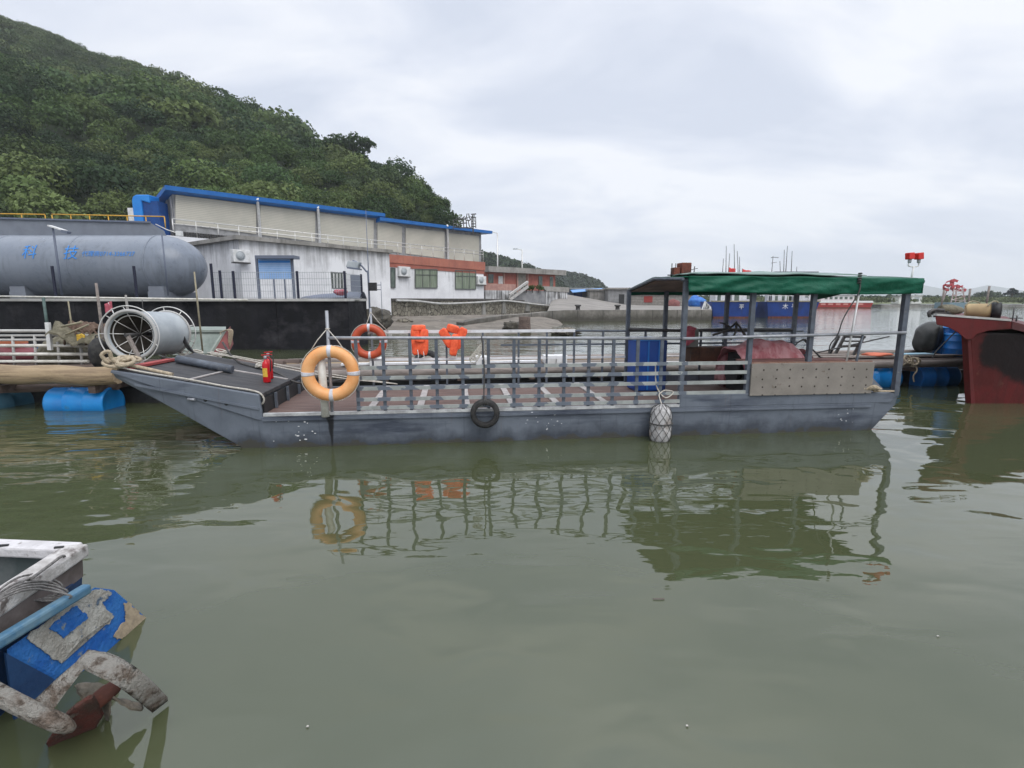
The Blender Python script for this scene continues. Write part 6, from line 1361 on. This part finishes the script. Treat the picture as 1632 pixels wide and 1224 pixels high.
# ================================================================== RED BOAT, right edge
rb = thing('red_boat', 'dark red wooden boat with an overhanging bow deck at the right edge', 'boat', V(9.2, 10, 0))
YB = 9.15
def R(px, py, Y=YB): return P(px, py, Y)
zb_ = -.25; zd0, zd1 = R(1487, 504).z, R(1606, 512).z
xs0 = R(1544, 540).x; xb0 = R(1555, 640).x
g = MB()
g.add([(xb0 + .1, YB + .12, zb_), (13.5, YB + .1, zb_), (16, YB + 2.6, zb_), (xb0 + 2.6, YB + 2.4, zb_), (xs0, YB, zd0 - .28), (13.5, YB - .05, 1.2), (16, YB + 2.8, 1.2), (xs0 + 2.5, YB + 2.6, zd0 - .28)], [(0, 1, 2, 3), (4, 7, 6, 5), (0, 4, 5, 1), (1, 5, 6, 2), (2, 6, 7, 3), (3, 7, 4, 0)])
g.obj('hull', mat('red_hull_black_patch', (.115, .0165, .0165), (.075, .013, .012), sc=1.8, rough=.5, spec=.2, c3=(.12, .045, .035), sc3=7, lo3=.58, hi3=.76, extra=black_patch_extra, bump=.008, bsc=6), rb, bevel=.03)
g = MB(); pr = [R(1486, 503), R(1607, 512), R(1608, 524), R(1570, 527), R(1551, 533), R(1545, 541), R(1535, 541), R(1522, 530), R(1508, 522), R(1488, 517)]
g.prism([V(q_.x, YB - .06, q_.z) for q_ in pr], (2.5, 2.75, 0)); g.obj('bow_deck', M_redhull, rb, bevel=.012)
g = MB(); a, b = R(1488, 502.6), R(1606, 511.4); g.bar(V(a.x, YB - .03, a.z + .015), V(b.x, YB - .03, b.z + .015), .08, .035); g.obj('deck_edge', M_concl, rb)
g = MB(); a, b, c = R(1608, 512), R(1640, 521), R(1760, 545); g.prism([V(a.x, YB - .07, a.z), V(b.x, YB - .07, b.z), V(c.x, YB - .07, c.z), V(c.x, YB - .07, c.z - .16), V(a.x, YB - .07, a.z - .13)], (2.4, 2.7, 0)); g.obj('sheer_rail', mat('dark_red_rail', (.1, .02, .02), (.07, .02, .02), rough=.6), rb)
MB().bar(V(xs0 - .01, YB + .05, zd0 - .3), V(xb0 + .08, YB + .15, -.2), .1, .1).obj('stem', M_redhull, rb)
# gear on the red boat
q0, q1 = R(1538, 495.5, 9.9), R(1578, 495.5, 9.7); t = thing('rope_drum', 'tan wooden rope drum lying on the red boat deck', 'drum', q0)
Rd = .135; MB().lathe([(Rd, 0), (Rd * .98, .02), (Rd, .2), (Rd * .99, (q1 - q0).length)], q0, q1 - q0, 30).obj('barrel', mat('tan_drum', (.42, .31, .16), (.33, .24, .13), sc=4, rough=.7), t)
g = MB(); axd = (q1 - q0).normalized(); g.lathe([(Rd + .012, 0), (Rd + .012, .02)], q1 + axd * .0, axd, 30); g.lathe([(Rd * .8, 0), (Rd + .02, .0), (Rd + .02, .12), (Rd * .85, .12), (Rd * .8, 0)], q1 + axd * .02, axd, 30, cap=False)
for k in range(4):
    a_ = k * .785; v_ = axd.orthogonal().normalized(); w__ = axd.cross(v_); g.bar(q1 + axd * .13 + (v_ * math.cos(a_) + w__ * math.sin(a_)) * Rd, q1 + axd * .13 - (v_ * math.cos(a_) + w__ * math.sin(a_)) * Rd, .02, .02)
g.obj('flange', M_black, t)
q0, q1 = R(1498, 493, 9.6), R(1536, 495, 9.6); t = thing('net_winch', 'dark winch with a mossy net roll at the tip of the red boat', 'winch', q0)
g = MB(); g.lathe([(.07, 0), (.09, .05), (.1, .2), (.06, .38), (.02, (q1 - q0).length)], q0, q1 - q0, 18); g.obj('net_roll', M_net, t)
g = MB(); a = R(1488, 497, 9.4); g.tube(spline([R(1482, 505, 9.4), R(1481, 498, 9.4), R(1490, 494, 9.4), R(1504, 495, 9.4)]), .03, 8); g.bar(R(1486, 499, 9.4), R(1512, 501, 9.4), .1, .06); g.bar(R(1490, 503.5, 9.4), R(1510, 503, 9.4), .08, .05)
for px in (1490, 1497, 1504, 1510): g.bar(R(px, 496, 9.4), R(px, 504.5, 9.4), .03, .03)
g.obj('winch_frame', M_steel, t)
for (x0, y0, x1, y1, lb) in [(1498, 500, 1505, 462, 'thick short stake leaning at the tip of the red boat, leftmost of three'), (1541, 500, 1546.5, 460, 'middle stake of three leaning over the red boat deck'), (1570, 500, 1577, 456, 'tallest stake of three behind the rope drum of the red boat')]:
    a, b = P(x0, y0, 10.4), P(x1, y1, 10.4); tag(MB().tube([a, b], [.012, .02], 7).obj('deck_stake', M_woodg, base=a), lb, 'stake', 'stakes standing on the red boat')
a = R(1613, 514, 9.9); g = MB(); b = R(1609, 490, 9.9); g.tube([a, V(a.x, 9.9, b.z)], .01, 6); tag(g.obj('antenna_rod', M_steel, base=a), 'thin upright rod on the red boat near the picture edge', 'rod')
a = R(1619, 515, 9.8); t = thing('cross_antenna', 'small dark cross-shaped antenna on the red boat at the right edge', 'antenna', a); MB().tube([a, R(1621, 503, 9.8)], .014, 6).obj('post', M_steel, t); g = MB(); g.tube([R(1610, 507, 9.8), R(1630, 507, 9.8)], .01, 6); g.obj('crossbar', M_steel, t)
g = MB()
for k in range(2): g.tube(spline([R(1538 + 36 * k, 488, 9.6), R(1545 + 36 * k, 481.5, 9.6), R(1553 + 34 * k, 480, 9.6), R(1562 + 30 * k, 483, 9.6)]), .012, 6)
tag(g.obj('hoop', M_bamboo, base=R(1550, 483, 9.6)), 'bent pale hoops over the tan rope drum', 'hoops')
# ================================================================== SAMPAN STERN, lower left
M_worn = mat('worn_blue_white', (.42, .41, .37), (.30, .285, .25), sc=11, lo=.42, hi=.6, rough=.85, c3=(.10, .14, .19), sc3=17, lo3=.60, hi3=.66, bump=.02, bsc=55)
M_sblue = mat('sampan_blue', (.006, .085, .33), (.02, .13, .38), sc=6, rough=.6, c3=(.16, .19, .21), sc3=16, lo3=.61, hi3=.68, bump=.01, bsc=45)
M_sdark = mat('sampan_dark_blue', (.012, .035, .10), (.02, .06, .15), sc=5, rough=.5, bump=.004, bsc=20)
M_barn = mat('barnacled_steel', (.36, .34, .30), (.20, .155, .12), sc=13, lo=.45, hi=.62, rough=.95, bump=.05, bsc=70, c3=(.10, .075, .055), sc3=26, lo3=.54, hi3=.64)
sm = thing('sampan', 'small blue sampan with white gunwales and a worn stern, cut by the left edge', 'boat', G(60, 950, .3))
# gunwale corner: back bar and the right-hand bar
zg = .52
c_ = G(112, 878, zg); l_ = G(-160, 866, zg); n_ = G(-30, 978, zg)
g = MB(); g.bar(l_, c_ + V(.03, 0, 0), .10, .06); bk_ = g.obj('gunwale', mat('scuffed_white', (.62, .60, .60), (.48, .46, .46), sc=9, rough=.6, c3=(.22, .2, .18), sc3=15, lo3=.6, hi3=.68, bump=.006, bsc=40), sm, bevel=.012)
g = MB(); g.bar(c_ + V(.02, .02, -.004), n_, .12, .07); g.obj('gunwale', mat('stained_white', (.55, .53, .51), (.36, .34, .32), sc=12, rough=.65, c3=(.13, .11, .10), sc3=10, lo3=.55, hi3=.65, bump=.008, bsc=40), sm, bevel=.012)
g = MB()
for px, py in ((6, 869), (94, 872)): q = G(px, py, zg + .034); g.obox(q, (.022, .004, 0), (-.004, .008, 0), (0, 0, .003))
g.obj('rowlock_slot', M_black, sm)
# hull side below the right-hand bar, and interior
dpt = V(-.02, .0, -.5)
g = MB(); dirn = (n_ - c_).normalized(); side = dirn.cross(V(0, 0, 1)).normalized(); side = side if side.x > 0 else -side
for (z0_, z1_, o0, o1, m_, nm) in [(zg - .03, zg - .15, .055, .045, mat('brown_plank', (.11, .09, .08), (.18, .15, .14), sc=6, rough=.8), 'side_plank'), (zg - .152, -.25, .04, -.06, M_sdark, 'hull_side')]:
    g = MB(); a0_, a1_ = c_ + side * o0, n_ + dirn * .3 + side * o0; b0_, b1_ = c_ + side * o1 - dirn * .06 * 0, n_ + dirn * .3 + side * o1
    g.prism([V(a0_.x, a0_.y, z0_), V(a1_.x, a1_.y, z0_), V(b1_.x, b1_.y, z1_), V(b0_.x, b0_.y, z1_)], -side * .04); g.obj(nm, m_, sm)
g = MB(); bdir = (c_ - l_).normalized(); nb_ = V(-bdir.y, bdir.x, 0)
g.prism([V(l_.x, l_.y, zg - .03) + nb_ * .03, V(c_.x, c_.y, zg - .03) + nb_ * .03, V(c_.x, c_.y, -.25) + nb_ * -.0, V(l_.x, l_.y, -.25)], -nb_ * .03); g.obj('transom', mat('sampan_inside', (.05, .065, .065), (.1, .11, .11), sc=6, rough=.8), sm)
g = MB(); q1_, q2_ = G(-170, 960, .2), G(60, 905, .2); g.add([(l_.x, l_.y - .04, .2), (c_.x - .06, c_.y - .06, .2), (n_.x - .05, n_.y, .2), (l_.x, n_.y, .2)], [(0, 1, 2, 3)]); g.obj('floor_boards', mat('sampan_floor', (.06, .09, .08), (.1, .12, .11), sc=5, rough=.7), sm)
g = MB(); q = G(10, 905, .32); g.bar(q + V(-.5, .02, -.02), q + V(.25, .06, -.02), .08, .04); g.obj('thwart', M_grey, sm)
# the blue stern block
za_, zc_ = .36, .10
K = [G(8, 1034, za_), G(150, 934, za_), G(182, 938, za_ - .03), G(236, 985, zc_ + .04), G(222, 1010, zc_), G(180, 1035, zc_ - .02), G(86, 1076, zc_)]
_n = (K[1] - K[0]).cross(K[6] - K[0]).normalized()
def on_top(px, py): d = ray(px, py); return EYE + d * ((K[0] - EYE).dot(_n) / d.dot(_n))
K = [on_top(8, 1034), on_top(150, 934), on_top(182, 938), on_top(236, 985), on_top(222, 1010), on_top(180, 1035), on_top(86, 1076)]
ctr = sum(K, V(0, 0, 0)) / len(K)
low = [V(q.x - .05, q.y + .03, -.35) for q in K]
g = MB(); m7 = len(K); g.add(K + low, [tuple(range(m7)), tuple(reversed(range(m7, 2 * m7)))] + [(i, (i + 1) % m7, m7 + (i + 1) % m7, m7 + i) for i in range(m7)])
sb = g.obj('stern_block', M_sblue, sm, bevel=.03)
g = MB(); wv = (K[6] - K[0]); sd2 = V(-wv.y, wv.x, 0).normalized(); sd2 = sd2 if sd2.x < 0 else -sd2
g.prism([K[0] + sd2 * .012 + V(0, 0, -.02), K[6] + sd2 * .012 + V(0, 0, -.02), low[6] + sd2 * .012, low[0] + sd2 * .012], -sd2 * .011); g.obj('end_shade_board', M_sdark, sb)  # added navy board: the shade of this face put into its colour
nrm = (K[1] - K[0]).cross(K[6] - K[0]).normalized(); nrm = nrm if nrm.z > 0 else -nrm
e_u = (K[1] - K[0]); e_v = (K[6] - K[0])
def face(px, py, h=.004):                                  # a point on the tilted top face of the block
    d = ray(px, py); t_ = (K[0] - EYE).dot(nrm) / d.dot(nrm); return EYE + d * t_ + nrm * h
def patch(pts, m_, nm, h, th=.004, par=sb):
    P2 = []
    for (a, b) in zip(pts, pts[1:] + pts[:1]):
        for k in range(18):
            u = k / 18; x, y = a[0] + (b[0] - a[0]) * u, a[1] + (b[1] - a[1]) * u
            P2.append((x + 3.0 * nz(x * .11, y * .11, h * 99) + 2.2 * nz(x * .33, y * .33, 3) + 1.3 * nz(x * .9, y * .9, 5), y + 3.0 * nz(x * .11, y * .11, 8) + 2.0 * nz(x * .33, y * .33, 9) + 1.2 * nz(x * .9, y * .9, 2)))
    g_ = MB(); g_.prism([face(x, y, h) for x, y in P2], -nrm * th); return g_.obj(nm, m_, par)
patch([(40, 1016), (126, 948), (160, 938), (178, 945), (158, 963), (182, 982), (176, 990), (130, 1020), (98, 1056), (84, 1050)], M_worn, 'worn_patch', .006)
patch([(76, 1000), (118, 966), (138, 984), (98, 1016)], M_sblue, 'blue_square', .011, .006)
patch([(196, 962), (205, 960), (232, 986), (218, 1004), (186, 1020), (180, 1012), (200, 985)], mat('bare_wood', (.36, .29, .2), (.25, .2, .14), sc=12, rough=.85, st=(3, 3, 3)), 'bare_wood_patch', .007)
g = MB(); g.bar(G(-30, 1040, .41), G(140, 937, .41), .05, .05); g.obj('stern_beam', mat('pale_blue_beam', (.06, .15, .24), (.12, .21, .27), sc=14, rough=.6, c3=(.1, .18, .2), sc3=16, lo3=.58, hi3=.7), sm, bevel=.012)
g = MB(); qa1, qa2 = G(-90, 1050, .40), G(120, 930, .40); g.add([(qa1.x, qa1.y, .40), (qa2.x, qa2.y, .40), (qa2.x - .15, qa2.y + .1, .34), (qa1.x - .2, qa1.y + .3, .34)], [(0, 1, 2, 3)]); g.obj('stern_deck', M_sdark, sm)
# rope coil on the gunwale
rng = random.Random(2); g = MB()
for k in range(7):
    o = rng.uniform(-7, 7); d_ = 5 * k - 14
    g.tube(spline([G(-4 - o, 952 + d_ * .3, zg + .04), G(36 - o, 930 + d_ * .7, zg + .055), G(74 + o, 926 + d_ * .9, zg - .02), G(100 + d_ + rng.uniform(-8, 8), 938 + d_ * .8, zg - .08), G(78 + o, 950 + d_ * .5, zg - .11), G(36 - o, 946 + d_ * .5, zg - .04)]), .0048, 6)
g.tube(spline([G(50, 922, zg + .05), G(80, 900, zg + .05), G(100, 886, zg + .05), G(106, 894, zg - .03)]), .007, 6)
tag(g.obj('rope_coil', mat('grey_rope', (.22, .21, .2), (.12, .115, .11), sc=60, rough=.95, bump=.006, bsc=160), base=G(60, 935, zg)), 'grey rope coiled over the sampan gunwale', 'rope')
# propeller gear
pg_ = thing('propeller_guard', 'barnacled steel shaft with a guard plate and rusty propeller at the sampan stern', 'propeller', G(140, 1100, .15))
def pl_(px, py, z): return G(px, py, z)
g = MB(); g.tube(spline([pl_(-60, 1075, .34), pl_(20, 1118, .27), pl_(66, 1140, .21), pl_(98, 1154, .17), pl_(118, 1162, .13)]), [.034] * 18 + [.033, .03, .027, .024, .02, .016, .012], 14); g.obj('shaft_tube', M_barn, pg_)
def plate(pts, wd, nm, m_=M_barn, th=.016):
    g_ = MB(); P3 = spline(pts, 5)
    for a, b in zip(P3, P3[1:]): g_.bar(a, b + (b - a) * .12, wd, th)
    return g_.obj(nm, m_, pg_)
def strip(inner, outer, nm, th=.016):
    a, b = spline(inner, 5), spline(outer, 5); g_ = MB(); k = len(a)
    g_.sheet(lambda u, v: a[round(u * (k - 1))].lerp(b[round(u * (k - 1))], v) + V(0, 0, .004 * nz(u * 30, v * 6)), k - 1, 4, (.003, -.004, -th)); return g_.obj(nm, M_barn, pg_)
strip([pl_(54, 1116, .25), pl_(92, 1080, .32), pl_(127, 1050, .36)], [pl_(80, 1130, .23), pl_(108, 1092, .31), pl_(133, 1060, .36)], 'guard_arm')
strip([pl_(122, 1054, .36), pl_(150, 1069, .35), pl_(180, 1083, .31), pl_(212, 1106, .2), pl_(242, 1130, .03)], [pl_(140, 1035, .38), pl_(176, 1041, .37), pl_(212, 1060, .32), pl_(242, 1085, .2), pl_(267, 1111, .03)], 'guard_plate')
hub0, hub1 = pl_(148, 1122, .14), pl_(186, 1092, .2)
MB().lathe([(.022, -.06), (.035, -.02), (.036, .06), (.03, .1), (.014, .14)], hub0, hub1 - hub0, 18).obj('hub', M_rust, pg_)
axp = (hub1 - hub0).normalized()
def blade(tip, w_, m_):
    o = hub0.lerp(hub1, .45); d = tip - o; L = d.length; d.normalize(); s_ = d.cross(axp).normalized()
    def fn(u, v):
        wdt = w_ * math.sin(math.pi * (.12 + .86 * u)) ** .7; tw = .8 * (1 - u); c = (v - .5) * wdt
        return o + d * (L * u) + (s_ * math.cos(tw) + axp * math.sin(tw)) * c + axp * .012 * nz(u * 4, v * 3)
    g_ = MB(); g_.sheet(fn, 14, 8, tuple(axp * .008)); return g_.obj('blade', m_, pg_)
M_blade = mat('crusted_bronze', (.17, .145, .11), (.10, .09, .07), sc=14, rough=.85, bump=.012, bsc=45)
blade(pl_(120, 1092, .22), .085, M_blade); blade(pl_(226, 1132, .05), .085, M_blade); blade(pl_(168, 1150, -.02), .08, M_blade)
g = MB(); g.sheet(lambda u, v: pl_(158, 1122, .16).lerp(pl_(84, 1188, -.02), u) + (pl_(100, 1150, .2) - pl_(120, 1180, .02)) * ((v - .5) * (.7 + .75 * math.sin(math.pi * min(1, u * .9 + .12)))) + V(0, 0, .01 * nz(u * 6, v * 5)), 14, 8, (0, -.012, -.012)); g.obj('rudder_plate', mat('rusty_red_plate', (.12, .032, .024), (.07, .04, .03), sc=10, rough=.9, c3=(.2, .17, .14), sc3=16, lo3=.56, hi3=.66, bump=.03, bsc=50), pg_)
rng = random.Random(21)
for i, (px, py, lb) in enumerate([(490, 1158, 'tiny pale fleck floating on the water at the lower left of centre'), (1095, 1157, 'tiny pale fleck floating on the water right of centre near the bottom'), (1495, 1014, 'tiny pale fleck floating on the open water at the lower right'), (1050, 955, 'thin dark twig floating on the water below the canopy reflection'), (215, 775, 'small pale foam streak floating left of the bow')]):
    q = G(px, py, .004); s_ = .006 if i < 3 else .03; g = MB()
    g.sheet(lambda u, v: q + V((u - .5) * s_ * (1.6 if i < 3 else 2.4), (v - .5) * s_ * (1.2 if i < 3 else .25) + .3 * s_ * (u - .5) ** 2, .002 * math.sin(3 * u)), 6, 4, (0, 0, .002)); tag(g.obj('floating_fleck', M_woodd if i == 3 else M_ropew, base=q), lb, 'debris', 'flecks floating on the water')
# ================================================================== AIR
hz = bpy.data.materials.new('haze_air'); hz.use_nodes = True; t = hz.node_tree; t.nodes.clear()
o_ = N(t, 'ShaderNodeOutputMaterial'); pv = N(t, 'ShaderNodeVolumePrincipled'); pv.inputs['Density'].default_value = 3.6e-4; pv.inputs['Color'].default_value = (.93, .96, 1, 1); pv.inputs['Anisotropy'].default_value = .1
t.links.new(pv.outputs[0], o_.inputs['Volume'])
g = MB(); g.box(-3800, -70, -1.4, 3800, 3800, 190); hzo = g.obj('haze', hz); hzo['kind'] = 'stuff'; hzo['label'] = 'pale grey humid air over the harbour'; hzo['category'] = 'haze'
